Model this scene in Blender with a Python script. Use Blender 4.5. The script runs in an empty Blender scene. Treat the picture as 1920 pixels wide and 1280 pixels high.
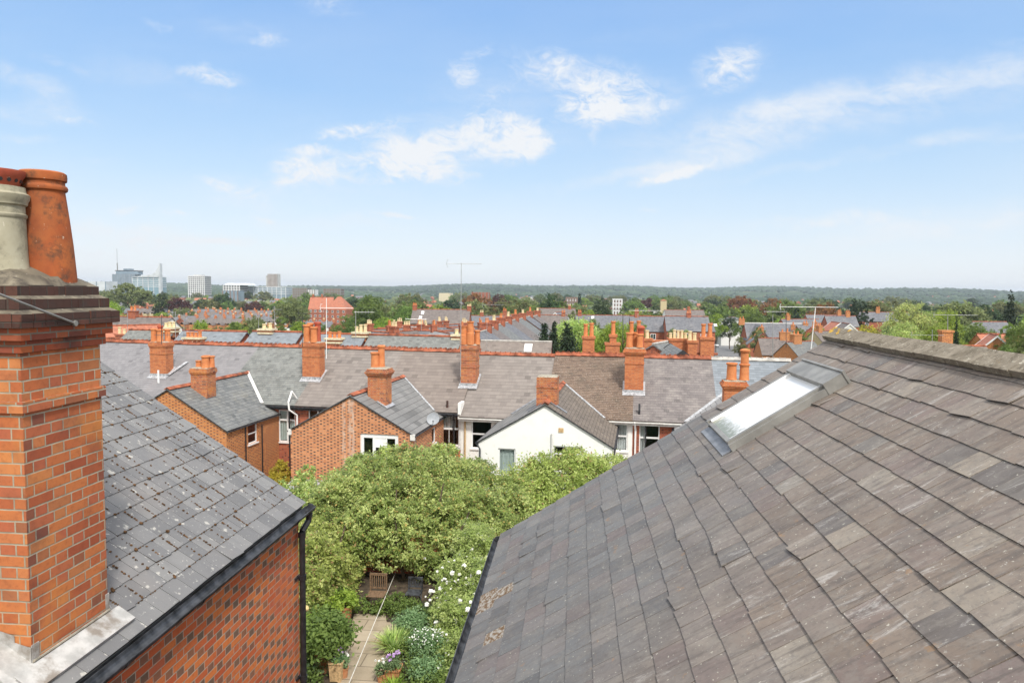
import bpy, math, random
import numpy as np
from mathutils import Vector, Matrix
random.seed(7); rng = np.random.default_rng(7)
C = bpy.context.scene.collection
scene = bpy.context.scene
R_ = math.radians

# ------------------------------------------------------------------ camera
F = 1350.0
YAW = math.atan(120/1353.); PIT = math.atan(96/1350.); ROLL = 0.0094
cd = bpy.data.cameras.new('camera'); cam = bpy.data.objects.new('camera', cd); C.objects.link(cam)
cd.sensor_width = 36; cd.lens = 36*F/1920; cd.clip_start = 0.1; cd.clip_end = 30000
RM = Matrix.Rotation(YAW, 3, 'Z') @ Matrix.Rotation(math.pi/2-PIT, 3, 'X') @ Matrix.Rotation(ROLL, 3, 'Z')
cam.matrix_world = RM.to_4x4()
scene.camera = cam

def ray(x, y): return RM @ Vector(((x-960)/F, -(y-640)/F, -1.0))
def atY(x, y, Y): d = ray(x, y); return d*(Y/d.y)
def atZ(x, y, Z): d = ray(x, y); return d*(Z/d.z)

# ------------------------------------------------------------------ exposure, sun, sky
scene.view_settings.view_transform = 'Standard'; scene.view_settings.look = 'None'
scene.view_settings.exposure = 0.8; scene.view_settings.gamma = 1
SUN_EL, SUN_AZ = R_(52), R_(153)          # azimuth clockwise from +Y: behind the camera, to the right
sd = Vector((math.sin(SUN_AZ)*math.cos(SUN_EL), math.cos(SUN_AZ)*math.cos(SUN_EL), math.sin(SUN_EL)))
sl = bpy.data.lights.new('sun', 'SUN'); sl.energy = 2.3; sl.angle = R_(8); sl.color = (1, .955, .88)
so = bpy.data.objects.new('sun', sl); C.objects.link(so); so.rotation_euler = sd.to_track_quat('Z', 'Y').to_euler()

class X:
    """socket expression"""
    def __init__(s, nt, k): s.nt, s.k = nt, k
    def m(s, op, *a, clamp=False):
        n = s.nt.nodes.new('ShaderNodeMath'); n.operation = op; n.use_clamp = clamp
        for i, v in enumerate((s,)+a):
            if isinstance(v, X): s.nt.links.new(v.k, n.inputs[i])
            else: n.inputs[i].default_value = v
        return X(s.nt, n.outputs[0])
    def __add__(s, o): return s.m('ADD', o)
    __radd__ = __add__
    def __mul__(s, o): return s.m('MULTIPLY', o)
    __rmul__ = __mul__
    def __sub__(s, o): return s.m('SUBTRACT', o)
    def __rsub__(s, o): return (s*-1.0)+o
    def __truediv__(s, o): return s.m('DIVIDE', o)
    def floor(s): return s.m('FLOOR')
    def gt(s, o): return s.m('GREATER_THAN', o)
    def clamp(s): return s.m('ADD', 0.0, clamp=True)
    def ramp(s, a, b):
        n = s.nt.nodes.new('ShaderNodeMapRange'); n.interpolation_type = 'SMOOTHSTEP'
        s.nt.links.new(s.k, n.inputs['Value']); n.inputs['From Min'].default_value = a; n.inputs['From Max'].default_value = b
        return X(s.nt, n.outputs[0])
def N(nt, t, **kw):
    n = nt.nodes.new(t)
    for k, v in kw.items(): setattr(n, k, v)
    return n
def setin(nt, n, name, v):
    s = n.inputs[name]
    if isinstance(v, X): nt.links.new(v.k, s)
    elif hasattr(v, 'links') or isinstance(v, bpy.types.NodeSocket): nt.links.new(v, s)
    else: s.default_value = v
def xyz(nt, x=0., y=0., z=0.):
    n = N(nt, 'ShaderNodeCombineXYZ')
    for nm, v in (('X', x), ('Y', y), ('Z', z)): setin(nt, n, nm, v)
    return n.outputs[0]
def noise(nt, vec, scale, detail=4, rough=.55, dist=0.):
    n = N(nt, 'ShaderNodeTexNoise'); nt.links.new(vec, n.inputs['Vector'])
    n.inputs['Scale'].default_value = scale; n.inputs['Detail'].default_value = detail
    n.inputs['Roughness'].default_value = rough; n.inputs['Distortion'].default_value = dist
    return X(nt, n.outputs['Fac'])
def mix(nt, f, a, b):
    n = N(nt, 'ShaderNodeMix', data_type='RGBA')
    for i, v in ((0, f), (6, a), (7, b)):
        if isinstance(v, X): nt.links.new(v.k, n.inputs[i])
        elif isinstance(v, (int, float)): n.inputs[i].default_value = v
        elif isinstance(v, tuple): n.inputs[i].default_value = (*v[:3], 1)
        else: nt.links.new(v, n.inputs[i])
    return n.outputs[2]

def ramp(nt, f, stops):
    n = N(nt, 'ShaderNodeValToRGB'); nt.links.new(f.k, n.inputs[0]); e = n.color_ramp.elements
    e[0].position, e[0].color = stops[0][0], (*stops[0][1], 1); e[1].position, e[1].color = stops[-1][0], (*stops[-1][1], 1)
    for p, c in stops[1:-1]: k = e.new(p); k.color = (*c, 1)
    return n.outputs[0]

w = bpy.data.worlds.new("World"); scene.world = w; w.use_nodes = True
nt = w.node_tree; nt.nodes.clear()
sky = N(nt, 'ShaderNodeTexSky', sky_type='NISHITA'); sky.sun_disc = False
sky.sun_elevation = SUN_EL; sky.sun_rotation = SUN_AZ; sky.air_density = 1.0; sky.dust_density = .4; sky.ozone_density = 1.0; sky.altitude = 0
tc = N(nt, 'ShaderNodeTexCoord'); sp = N(nt, 'ShaderNodeSeparateXYZ'); nt.links.new(tc.outputs['Generated'], sp.inputs[0])
dx, dy, dz = [X(nt, sp.outputs[i]) for i in range(3)]
dyy = dy.m('MAXIMUM', .02)
U, V = dx/dyy, dz/dyy
uvw = xyz(nt, U, V, 0.)
# cirrus and small puffs: (px, py, half width, half height, tilt degrees, strength), as directions of the real sky
CL = [(390,145,95,22,8,1.0),(505,74,62,18,5,.7),(300,45,50,14,10,.45),(615,10,75,26,18,.6),(60,160,150,30,20,.45),(70,215,150,26,8,.4),(45,258,80,14,3,.5),
 (872,142,40,42,-30,.65),(1040,112,45,34,20,.5),(985,125,60,50,20,.4),(1150,175,150,62,12,1.05),(1095,205,90,34,-12,.8),(1365,130,75,44,-32,1.0),
 (940,250,105,62,10,1.05),(985,270,60,45,40,.7),(790,290,120,52,-15,.9),(690,240,120,22,-6,.6),(580,282,60,12,0,.65),(620,318,150,32,-8,.85),(800,315,130,45,10,.7),
 (1115,245,30,40,0,.45),(1400,232,120,40,-22,.65),(1275,320,125,17,-17,1.0),(1700,150,420,18,-11,.25),(1640,225,420,16,-10,.25),
 (450,358,110,36,15,.35),(495,408,50,9,0,.65),(745,400,62,8,0,.7),(235,393,40,9,0,.5),(335,402,45,8,0,.5),(250,440,230,22,4,.6),(430,456,100,10,0,.55),(230,470,230,30,0,.5),
 (1850,400,420,26,-3,.35),(1750,435,420,22,-4,.35),(1500,415,330,18,-4,.35),(1890,76,50,14,0,.35),(1870,255,160,10,-8,.3),(560,300,320,120,-10,.16),(1000,120,200,60,5,.14),(900,95,36,16,-20,.55),(925,180,50,14,-15,.5),(1215,395,30,8,0,.4),(420,345,70,14,12,.5),(545,305,60,16,-8,.6),(720,265,60,16,5,.6),(860,330,60,14,0,.4),(1160,330,90,12,-14,.45),(120,120,90,14,18,.4),(150,230,70,10,8,.4),(190,300,60,9,0,.3),(700,340,110,14,-4,.45),(640,250,60,12,-8,.5)]
wn = noise(nt, xyz(nt, U, V, 3.), 9, 5, .6)
warp = xyz(nt, U+(wn-.5)*.06, V+(noise(nt, xyz(nt, U, V, 9.), 11, 5, .6)-.5)*.05, 0.)
SOFT = [(1650,165,560,40,-11,.62),(1620,215,560,48,-10,.62),(1400,232,150,36,-22,.45),(1640,285,360,13,-11,.45),(1200,325,300,16,-9,.42),(60,160,170,34,20,.6),(70,215,170,30,8,.5),(45,258,90,14,3,.5),(250,440,260,26,4,.75),(1870,258,180,12,-8,.35),(1750,435,460,24,-4,.5),(1850,400,460,26,-3,.45),(700,330,260,60,-8,.40),(960,180,240,110,10,.26),(430,370,150,50,12,.35),(850,250,300,90,0,.3),(300,150,260,40,12,.35),(450,60,200,30,8,.3),(1250,60,260,30,-8,.22),(620,420,260,24,0,.35),(1350,300,240,40,-16,.3)]
dens = None; soft = None
for (px, py, hw, hh, ang, st) in CL+SOFT:
    d = ray(px, py)
    mp = N(nt, 'ShaderNodeMapping', vector_type='TEXTURE'); nt.links.new(warp, mp.inputs[0])
    mp.inputs['Location'].default_value = (d.x/d.y, d.z/d.y, 0)
    mp.inputs['Rotation'].default_value = (0, 0, -R_(ang)+.0)
    mp.inputs['Scale'].default_value = (hw*1.2/F, hh*1.25/F, 1)
    g = N(nt, 'ShaderNodeTexGradient', gradient_type='SPHERICAL'); nt.links.new(mp.outputs[0], g.inputs[0])
    v = X(nt, g.outputs['Fac']).ramp(0., .85)*st
    if len([1 for q in SOFT if q == (px, py, hw, hh, ang, st)]): soft = v if soft is None else soft+v
    else: dens = v if dens is None else dens+v
fine = noise(nt, xyz(nt, U*1.0+V*.3, V*1.7, 1.), 30, 9, .68, 1.4)
fine2 = noise(nt, xyz(nt, U*.45+V*.1, V*1.6, 5.), 14, 6, .6, .5)
cl = ((dens*(fine*2.7+fine2*2.4-1.75)).ramp(.0, 1.4)*.92).m('MAXIMUM', (soft*(fine2*1.9+fine*1.0-.75)).ramp(0., 1.05)*.68)
front = dy.gt(.05)
veil = (noise(nt, xyz(nt, U*.35, V*1.3, 7.), 5, 5, .55)-.35)*.35
low = (1.0-(dz/.30)).clamp()
veil = (veil.clamp()+low*low*.5+.05).clamp()
cover = (1.0-(dy+.1).ramp(0., .5)).m('MAXIMUM', dz.ramp(.45, .62))   # broken bright cloud added out of view, overhead and behind the camera, as fill
back = cover*noise(nt, tc.outputs['Generated'], 2.2, 5, .6).ramp(.22, .5)*.95
cl = (cl*front+veil+back).clamp()
hs = N(nt, 'ShaderNodeHueSaturation'); nt.links.new(sky.outputs[0], hs.inputs['Color']); hs.inputs['Saturation'].default_value = 1.1; hs.inputs['Value'].default_value = 1.0
grad = ramp(nt, (dz/.5).clamp(), [(0, (4.0, 4.25, 4.65)), (.05, (3.7, 4.1, 4.6)), (.14, (3.0, 3.7, 4.5)), (.3, (2.1, 3.2, 4.45)), (.55, (1.4, 2.6, 4.4)), (.85, (.95, 2.1, 4.3)), (1., (.95, 2.0, 4.0))])
clear = mix(nt, .8, hs.outputs[0], grad)
wcol = mix(nt, cl, clear, mix(nt, cover, (4.25, 4.4, 4.6), (6.8, 6.8, 6.8)))
bg = N(nt, 'ShaderNodeBackground'); nt.links.new(wcol, bg.inputs[0]); bg.inputs[1].default_value = .12
wo = N(nt, 'ShaderNodeOutputWorld'); nt.links.new(bg.outputs[0], wo.inputs[0])

# ------------------------------------------------------------------ materials
MAT = {}
def base(name, rough=.85, spec=.3):
    m = bpy.data.materials.new(name); m.use_nodes = True; nt = m.node_tree
    b = nt.nodes['Principled BSDF']; b.inputs['Roughness'].default_value = rough; b.inputs['Specular IOR Level'].default_value = spec
    return m, nt, b
def uvs(nt):
    t = N(nt, 'ShaderNodeUVMap'); s = N(nt, 'ShaderNodeSeparateXYZ'); nt.links.new(t.outputs[0], s.inputs[0])
    return X(nt, s.outputs[0]), X(nt, s.outputs[1]), t.outputs[0]
def objp(nt): return N(nt, 'ShaderNodeTexCoord').outputs['Object']
def attr(nt):
    a = N(nt, 'ShaderNodeAttribute', attribute_name='Col'); s = N(nt, 'ShaderNodeSeparateColor'); nt.links.new(a.outputs['Color'], s.inputs[0])
    return [X(nt, s.outputs[i]) for i in range(3)]
def bump(nt, b, h, st=.3, d=.01):
    n = N(nt, 'ShaderNodeBump'); n.inputs['Strength'].default_value = st; n.inputs['Distance'].default_value = d
    nt.links.new(h.k, n.inputs['Height']); nt.links.new(n.outputs[0], b.inputs['Normal'])

def plain(name, col, rough=.7, var=.12, scale=6, spec=.35, metal=0.):
    if name in MAT: return MAT[name]
    m, nt, b = base(name, rough, spec); b.inputs['Metallic'].default_value = metal
    n = noise(nt, objp(nt), scale, 5)
    lo = tuple(c*(1-var*1.6) for c in col); hi = tuple(min(1, c*(1+var)) for c in col)
    nt.links.new(mix(nt, n.ramp(.3, .7), lo, hi), b.inputs['Base Color']); MAT[name] = m; return m

def flemish(name, cols, mortar, dark=None, darkfrac=0., ch=.075, soot=0., P=.3375, mw=.0052, tint=None, streak=None):
    """brickwork in Flemish bond, stretchers and headers in turn, over metric UVs"""
    m, nt, b = base(name, .9, .2); u, v, uvv = uvs(nt)
    wob = (noise(nt, uvv, 7, 2)-.5)*.006
    v = v+wob
    row = (v/ch).floor(); fv = v-row*ch
    q = u/P+row.m('MODULO', 2.).m('ABSOLUTE')*.5
    cell = q.floor(); f = q-cell
    H = f.gt(2/3.)
    fs = (f-H*(2/3.))*P; wd = (1.0-H)*(2*P/3)+H*(P/3)
    d = fs.m('MINIMUM', wd-fs).m('MINIMUM', fv.m('MINIMUM', ch-fv))
    d = d+(noise(nt, uvv, 60, 3)-.5)*.004
    mort = 1.0-d.ramp(mw-.0015, mw+.0015)
    wn = N(nt, 'ShaderNodeTexWhiteNoise', noise_dimensions='3D'); nt.links.new(xyz(nt, cell*2.+H, row, 0.), wn.inputs['Vector'])
    s = N(nt, 'ShaderNodeSeparateColor'); nt.links.new(wn.outputs['Color'], s.inputs[0]); r1, r2, r3 = [X(nt, s.outputs[i]) for i in range(3)]
    n = len(cols); c = ramp(nt, r1, [(i/(n-1), cols[i]) for i in range(n)])
    grime = noise(nt, uvv, 22, 5, .65)
    c = mix(nt, (grime-.45).ramp(0, .35)*.45, c, tuple(x*.55 for x in cols[0]))
    if dark: c = mix(nt, (H*(1.0-r2.gt(darkfrac)))*(r3*.3+.68), c, dark)
    c = mix(nt, mort, c, mix(nt, noise(nt, uvv, 9, 3).ramp(.3, .7), mortar, tuple(x*.72 for x in mortar)))
    if soot: c = mix(nt, (noise(nt, uvv, 2.3, 6, .65).ramp(.48, .75))*soot, c, (.055, .045, .042))
    if tint: c = mix(nt, noise(nt, uvv, 1.1, 5, .65).ramp(.52, .7)*.6, c, tint)
    if streak is not None:   # old lime run down the gable
        for q0, wd_ in ((streak, .12), (streak+.38, .22)):
            c = mix(nt, (1.0-(u-q0).m('ABSOLUTE').ramp(wd_*.4, wd_))*noise(nt, xyz(nt, u*5., v*1.2, 0.), 1.5, 6, .7).ramp(.38, .62)*.65, c, (.62, .52, .44))
    nt.links.new(c, b.inputs['Base Color']); bump(nt, b, (1.0-mort)*1.0+grime*.3, .5, .006)
    MAT[name] = m; return m

def tiles(name, c1, c2, gap, margin=.2, width=.26, stain=None, stainamt=.5, sscale=1.2, crust=None, crustamt=.3, gapw=.012, off=.5, bmp=.5, gstr=1.):
    """courses of slates or tiles: lap shadow step, tile-to-tile variation, stains"""
    m, nt, b = base(name, .72, .35); u, v, uvv = uvs(nt)
    v2 = v+(noise(nt, uvv, 3, 2)-.5)*.012
    row = (v2/margin).floor(); fv = v2-row*margin
    q = u/width+row.m('MODULO', 2.).m('ABSOLUTE')*off
    cell = q.floor(); fu = (q-cell)*width
    wn = N(nt, 'ShaderNodeTexWhiteNoise', noise_dimensions='3D'); nt.links.new(xyz(nt, cell, row, 0.), wn.inputs['Vector'])
    s = N(nt, 'ShaderNodeSeparateColor'); nt.links.new(wn.outputs['Color'], s.inputs[0]); r1, r2, r3 = [X(nt, s.outputs[i]) for i in range(3)]
    c = mix(nt, (r1*.7+noise(nt, uvv, 1.6, 4)*.3), tuple(x*.88 for x in c1), tuple(x*1.06 for x in c2))
    c = mix(nt, noise(nt, xyz(nt, u*1.3, v*.45, 3.), 1., 7, .72).ramp(.5, .72)*.38, c, tuple(x*.5 for x in c1))
    c = mix(nt, noise(nt, uvv, .7, 6, .7).ramp(.52, .7)*.25, c, tuple(min(1, x*1.35) for x in c2))
    c = mix(nt, r2.gt(.965)*.5, c, tuple(x*.45 for x in c1))
    if stain: c = mix(nt, noise(nt, uvv, sscale, 6, .68).ramp(.47, .72)*stainamt, c, stain)
    if crust: c = mix(nt, noise(nt, uvv, 14, 5, .7).ramp(.52, .68)*crustamt, c, crust)
    g = (1.0-fv.ramp(gapw*.6, gapw*1.6)).m('MAXIMUM', (1.0-fu.ramp(.002, .008))*.55)
    c = mix(nt, (g*(r3*.35+.85)*(.35+gstr*.9)).clamp(), c, tuple(x*.5 for x in gap))
    nt.links.new(c, b.inputs['Base Color']); bump(nt, b, (fv*-1.0/margin)+r2*.4+noise(nt, uvv, 1.1, 3)*2.0, bmp, .02)
    MAT[name] = m; return m

def slate_real(name, kind):
    """real modelled slates: colour from the slate's own random, streaked down the slope"""
    m, nt, b = base(name, .62, .38); u, v, uvv = uvs(nt); r, g, bb = attr(nt)
    streak = noise(nt, xyz(nt, u*20., v*3.2, r*3.), 1., 6, .68); streak2 = noise(nt, xyz(nt, u*5.5, v*1.6, 2.), 1., 7, .7)
    if kind == 'weathered':
        u = u+8.73; v = v+2.37      # from the verge and from the eave
        zone = (noise(nt, uvv, .6, 4)*.9+(v-2.0)*.17+(u-3.2)*.06).ramp(.28, .75)
        cool = ramp(nt, r, [(0, (.122, .124, .126)), (.5, (.148, .148, .147)), (.85, (.16, .147, .142)), (1, (.175, .174, .17))])
        warm = ramp(nt, r, [(0, (.155, .12, .095)), (.4, (.20, .158, .125)), (.75, (.175, .142, .122)), (1, (.26, .222, .178))])
        c = mix(nt, zone, cool, warm)
        c = mix(nt, g.gt(.9)*.45, c, (.15, .11, .105))
        c = mix(nt, (1.0-g.gt(.1))*.6, c, (.085, .085, .088))
        st1 = noise(nt, xyz(nt, u*7.+r*2., v*2.2, r*5.), 1., 8, .74, .6)
        c = mix(nt, st1.ramp(.48, .66)*(zone*.4+.15), c, (.27, .24, .2))
        c = mix(nt, noise(nt, uvv, 2.2, 6, .7).ramp(.46, .66)*.4, c, (.10, .084, .075))
        c = mix(nt, streak.ramp(.49, .66)*(zone*.25+.4), c, (.08, .067, .06))
        st2 = noise(nt, xyz(nt, u*8.+g*3., v*1.9, g*7.), 1., 9, .78, .8)
        c = mix(nt, st2.ramp(.55, .66)*zone*.6, c, (.42, .40, .375))
        c = mix(nt, noise(nt, uvv, 6, 8, .8).ramp(.48, .62)*.4, c, (.2, .185, .165))
        c = mix(nt, noise(nt, uvv, 26, 5, .75).ramp(.52, .60)*.3, c, (.09, .08, .075))
        c = mix(nt, noise(nt, uvv, 42, 3, .6).ramp(.64, .70)*.7, c, (.48, .46, .39))
        c = mix(nt, noise(nt, uvv, 11, 6, .75).ramp(.645, .68)*.7, c, (.48, .47, .43))
        c = mix(nt, noise(nt, uvv, 4.5, 6, .7).ramp(.64, .68)*.5, c, (.26, .15, .07))
        mossy = bb.gt(.985)
        mo = noise(nt, xyz(nt, u*16., v*26., 4.), 1., 6, .75)
        c = mix(nt, mossy, c, ramp(nt, mo.ramp(.3, .7), [(0, (.07, .036, .016)), (.42, (.16, .095, .04)), (.55, (.27, .24, .2)), (1, (.36, .35, .33))]))
        c = mix(nt, bb.gt(.97)*(1.0-mossy)*.8, c, (.36, .40, .45))
    else:
        c = ramp(nt, r, [(0, (.135, .134, .136)), (.5, (.165, .163, .164)), (1, (.2, .197, .194))])
        c = mix(nt, streak2.ramp(.45, .8)*.5, c, (.09, .092, .1))
        c = mix(nt, noise(nt, uvv, 1.3, 5).ramp(.5, .75)*.3, c, (.25, .22, .2))
        sp = noise(nt, uvv, 24, 5, .7).ramp(.605, .67)
        c = mix(nt, sp*.75, c, (.5, .49, .45))
        c = mix(nt, noise(nt, uvv, 9, 3).ramp(.63, .70)*.7, c, (.5, .48, .43))
    nt.links.new(c, b.inputs['Base Color']); bump(nt, b, streak*.5+noise(nt, uvv, 90, 3)*.35, .35, .004)
    nt.links.new((noise(nt, uvv, 6, 3)*.3+.5).k, b.inputs['Roughness'])
    MAT[name] = m; return m

def foliage(name, dark, mid, light, tip=None, tipfrac=.06, trans=.35):
    m = bpy.data.materials.new(name); m.use_nodes = True; nt = m.node_tree; b = nt.nodes['Principled BSDF']
    r, g, bb = attr(nt)
    rnd = X(nt, N(nt, 'ShaderNodeObjectInfo').outputs['Random'])
    c = ramp(nt, (r*.62+g*.38), [(0, dark), (.5, mid), (1, light)])
    if tip: c = mix(nt, (1.0-bb.gt(tipfrac))*.85, c, tip)
    hs = N(nt, 'ShaderNodeHueSaturation'); nt.links.new(c, hs.inputs['Color'])
    nt.links.new((rnd*.035+.4825).k, hs.inputs['Hue']); nt.links.new((rnd*.35+.82).k, hs.inputs['Value'])
    c = hs.outputs[0]
    nt.links.new(c, b.inputs['Base Color']); b.inputs['Roughness'].default_value = .6; b.inputs['Specular IOR Level'].default_value = .25
    t = N(nt, 'ShaderNodeBsdfTranslucent'); nt.links.new(mix(nt, .25, c, tuple(min(1, x*2.2) for x in light)), t.inputs[0])
    mx = N(nt, 'ShaderNodeMixShader'); mx.inputs[0].default_value = trans
    nt.links.new(b.outputs[0], mx.inputs[1]); nt.links.new(t.outputs[0], mx.inputs[2])
    nt.links.new(mx.outputs[0], nt.nodes['Material Output'].inputs[0]); MAT[name] = m; return m

def terracotta(name, a, bcol, grime=.5, gcol=(.05, .04, .03)):
    m, nt, b = base(name, .8, .3); o = objp(nt)
    c = mix(nt, noise(nt, o, 5, 5).ramp(.3, .7), a, bcol)
    c = mix(nt, noise(nt, o, 5.5, 8, .75).ramp(.47, .66)*grime, c, gcol)
    c = mix(nt, noise(nt, o, 2.2, 4).ramp(.45, .7)*grime*.35, c, gcol)
    c = mix(nt, noise(nt, o, 34, 3).ramp(.68, .74)*.7, c, (.6, .55, .45))
    nt.links.new(c, b.inputs['Base Color']); bump(nt, b, noise(nt, o, 30, 5), .25, .004); MAT[name] = m; return m

flemish('brick_chimney', [(.32, .085, .042), (.44, .13, .052), (.50, .17, .06), (.40, .115, .06), (.54, .21, .075), (.20, .07, .05)], (.40, .36, .27), soot=.5, tint=(.62, .24, .06))
flemish('brick_sooty', [(.06, .034, .028), (.085, .042, .034), (.05, .038, .034), (.12, .05, .036)], (.075, .062, .052), soot=.9, mw=.004)
flemish('brick_corbel', [(.26, .065, .035), (.36, .09, .04), (.2, .06, .04), (.42, .12, .045)], (.22, .19, .15), soot=.75)
flemish('brick_chequer', [(.47, .11, .045), (.55, .15, .055), (.62, .2, .06), (.46, .12, .07)], (.44, .37, .28), dark=(.15, .11, .08), darkfrac=.9, P=.335, tint=(.5, .13, .06))
flemish('brick_gable', [(.50, .19, .085), (.58, .235, .105), (.64, .28, .13)], (.54, .39, .27), dark=(.10, .055, .045), darkfrac=.86, streak=-9.9)
flemish('brick_orange', [(.5, .17, .055), (.56, .21, .065), (.6, .25, .085)], (.5, .37, .24), dark=(.2, .07, .045), darkfrac=.85)
flemish('brick_red', [(.30, .07, .04), (.38, .10, .05), (.44, .13, .06)], (.36, .27, .2), dark=(.12, .04, .035), darkfrac=.4)
flemish('brick_stack', [(.40, .11, .045), (.5, .16, .06), (.56, .19, .07)], (.42, .3, .2), soot=.3)
flemish('brick_yellow', [(.5, .4, .22), (.56, .46, .27), (.6, .5, .3)], (.45, .4, .3), soot=.15)
m, nt, b = base('painted_white_brick', .7, .3); u, v, uvv = uvs(nt)
row = (v/.075).floor(); fv = v-row*.075
nt.links.new(mix(nt, noise(nt, uvv, 2.5, 5).ramp(.5, .8)*.35, (.84, .84, .81), (.68, .67, .62)), b.inputs['Base Color'])
q = u/.225+row.m('MODULO', 2.).m('ABSOLUTE')*.5; bump(nt, b, fv.ramp(.0, .012)+(q-q.floor()).ramp(0, .06)*.6, .35, .006); MAT['painted_white_brick'] = m

slate_real('slate_right', 'weathered'); slate_real('slate_left', 'left')
tiles('slate_pale', (0.191, 0.186, 0.197), (0.223, 0.217, 0.225), (.12, .115, .12), .2, .25, crust=(.42, .41, .41), crustamt=.25, gstr=.75)
tiles('slate_smooth', (0.191, 0.186, 0.194), (0.217, 0.207, 0.213), (.2, .2, .2), .22, .3, gapw=.008, gstr=.5)
tiles('slate_mottled', (0.143, 0.153, 0.149), (0.211, 0.218, 0.208), (.075, .08, .08), .2, .25, stain=(.10, .10, .095), stainamt=.75, sscale=1.1, crust=(.42, .38, .3), crustamt=.45)
tiles('tile_beige', (0.196, 0.171, 0.156), (0.227, 0.200, 0.181), (.16, .14, .13), .3, .33, gapw=.014, gstr=.8)
tiles('tile_taupe', (0.186, 0.154, 0.137), (0.213, 0.180, 0.158), (.15, .125, .115), .3, .33, gapw=.014, gstr=.8)
tiles('tile_mossy', (0.128, 0.084, 0.061), (0.200, 0.140, 0.101), (.055, .04, .032), .145, .2, stain=(.10, .078, .055), stainamt=.7, sscale=.9, crust=(.5, .47, .42), crustamt=.55, gapw=.02)
tiles('slate_purple', (0.145, 0.129, 0.129), (0.192, 0.171, 0.165), (.09, .08, .08), .21, .27, stain=(.36, .33, .30), stainamt=.4, crust=(.4, .36, .32), crustamt=.4)
tiles('slate_blue', (0.178, 0.201, 0.224), (0.218, 0.241, 0.266), (.12, .13, .15), .22, .3, gapw=.012, gstr=.9)
tiles('slate_dark', (0.110, 0.119, 0.124), (0.182, 0.187, 0.186), (.05, .055, .06), .21, .26, stain=(.26, .25, .21), stainamt=.5, crust=(.4, .38, .34), crustamt=.4)
tiles('slate_ext', (0.170, 0.172, 0.170), (0.212, 0.210, 0.206), (.105, .10, .10), .33, .6, gapw=.02)
tiles('tile_brown', (.10, .085, .07), (.175, .145, .12), (.05, .042, .036), .16, .2, stain=(.24, .2, .16), stainamt=.5, crust=(.36, .32, .28), crustamt=.5)
tiles('slate_light_ext', (0.238, 0.238, 0.245), (0.294, 0.294, 0.294), (.16, .16, .17), .3, .3, gapw=.02, crust=(.55, .55, .52), crustamt=.4)
tiles('slate_far', (0.116, 0.122, 0.138), (0.162, 0.165, 0.180), (.12, .12, .13), .3, .4, stain=(.3, .28, .27), stainamt=.4, sscale=.3)
tiles('slate_far_warm', (0.130, 0.112, 0.105), (0.182, 0.155, 0.144), (.12, .11, .11), .3, .4, stain=(.15, .13, .12), stainamt=.5, sscale=.3)
tiles('clay_tile_far', (.34, .12, .07), (.45, .17, .10), (.2, .07, .05), .3, .3, stain=(.25, .13, .1), stainamt=.5, sscale=.3)
plain('lead', (.42, .43, .45), .45, .25, 9, .5, .2); plain('lead_dark', (.2, .21, .23), .5, .2)
m, nt, b = base('lead_apron', .5, .45); o = objp(nt)
c = mix(nt, noise(nt, o, 7, 5, .6).ramp(.35, .65), (.34, .335, .32), (.52, .51, .49)); c = mix(nt, noise(nt, o, 3.4, 6, .65).ramp(.46, .62)*.85, c, (.19, .155, .12))
nt.links.new(c, b.inputs['Base Color']); bump(nt, b, noise(nt, o, 12, 3), .3, .01); MAT['lead_apron'] = m
plain('iron_black', (.022, .022, .025), .45, .3, 12, .5); plain('upvc_white', (.82, .82, .81), .35, .04, 3, .5)
plain('gutter_grey', (.045, .048, .055), .5, .5, 8, .45); plain('render_white', (.84, .83, .79), .8, .05)
plain('fascia_white', (.7, .69, .66), .6, .1); plain('timber', (.17, .105, .06), .75, .25, 20); plain('timber_pale', (.55, .38, .2), .7, .2, 20)
plain('metal_aerial', (.45, .45, .45), .4, .15, 5, .5, .6); plain('dish_grey', (.30, .32, .345), .5, .08)
plain('mortar', (.33, .30, .24), .95, .25, 14); plain('stone_cream', (.62, .55, .38), .8, .15, 6)
plain('curtain', (.62, .63, .63), .9, .1, 3); plain('curtain_red', (.4, .08, .05), .9, .2, 3); plain('blind', (.5, .56, .53), .9, .05)
plain('frame_grey', (.25, .243, .225), .5, .15, 5, .4, .15); plain('asphalt', (.16, .16, .165), .9, .1, .6)
plain('lichen', (.55, .33, .05), 1., .3, 40); plain('moss', (.10, .052, .022), 1., .4, 30); plain('rope', (.6, .57, .5), .9); plain('charcoal', (.03, .03, .032), .6)
plain('clay_ridge', (.30, .095, .05), .9, .4, 2.2); plain('clay_ridge_pale', (.4, .38, .35), .85, .2, 3)
plain('concrete_pale', (.5, .5, .48), .85, .12, .1); plain('white_block', (.68, .68, .68), .8, .06, .1); plain('dark_gap', (.07, .075, .08), .5)
plain('brown_block', (.24, .17, .14), .8, .1, .1); plain('steel_blue', (.2, .27, .33), .35, .1, .1, .5); plain('steel_grey', (.26, .3, .34), .6, .1, .1); plain('glass_tower', (.2, .32, .38), .25, .1, .05, .6)
plain('silver_roof', (.55, .58, .6), .5, .1, .1); plain('earth', (.07, .052, .035), .95, .4, 4); plain('car_white', (.75, .75, .75), .3, .03); plain('car_dark', (.05, .055, .06), .3, .1)
plain('car_glass', (.02, .025, .03), .1, .1, 1, .6); plain('tyre', (.02, .02, .02), .8); plain('bark', (.09, .065, .045), .95, .35, 8)
plain('petal_white', (.82, .82, .78), .7, .05); plain('petal_violet', (.45, .3, .55), .7, .15); plain('petal_yellow', (.6, .42, .05), .7, .15); plain('string_ball', (.62, .48, .22), .8, .25, 25)
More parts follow.
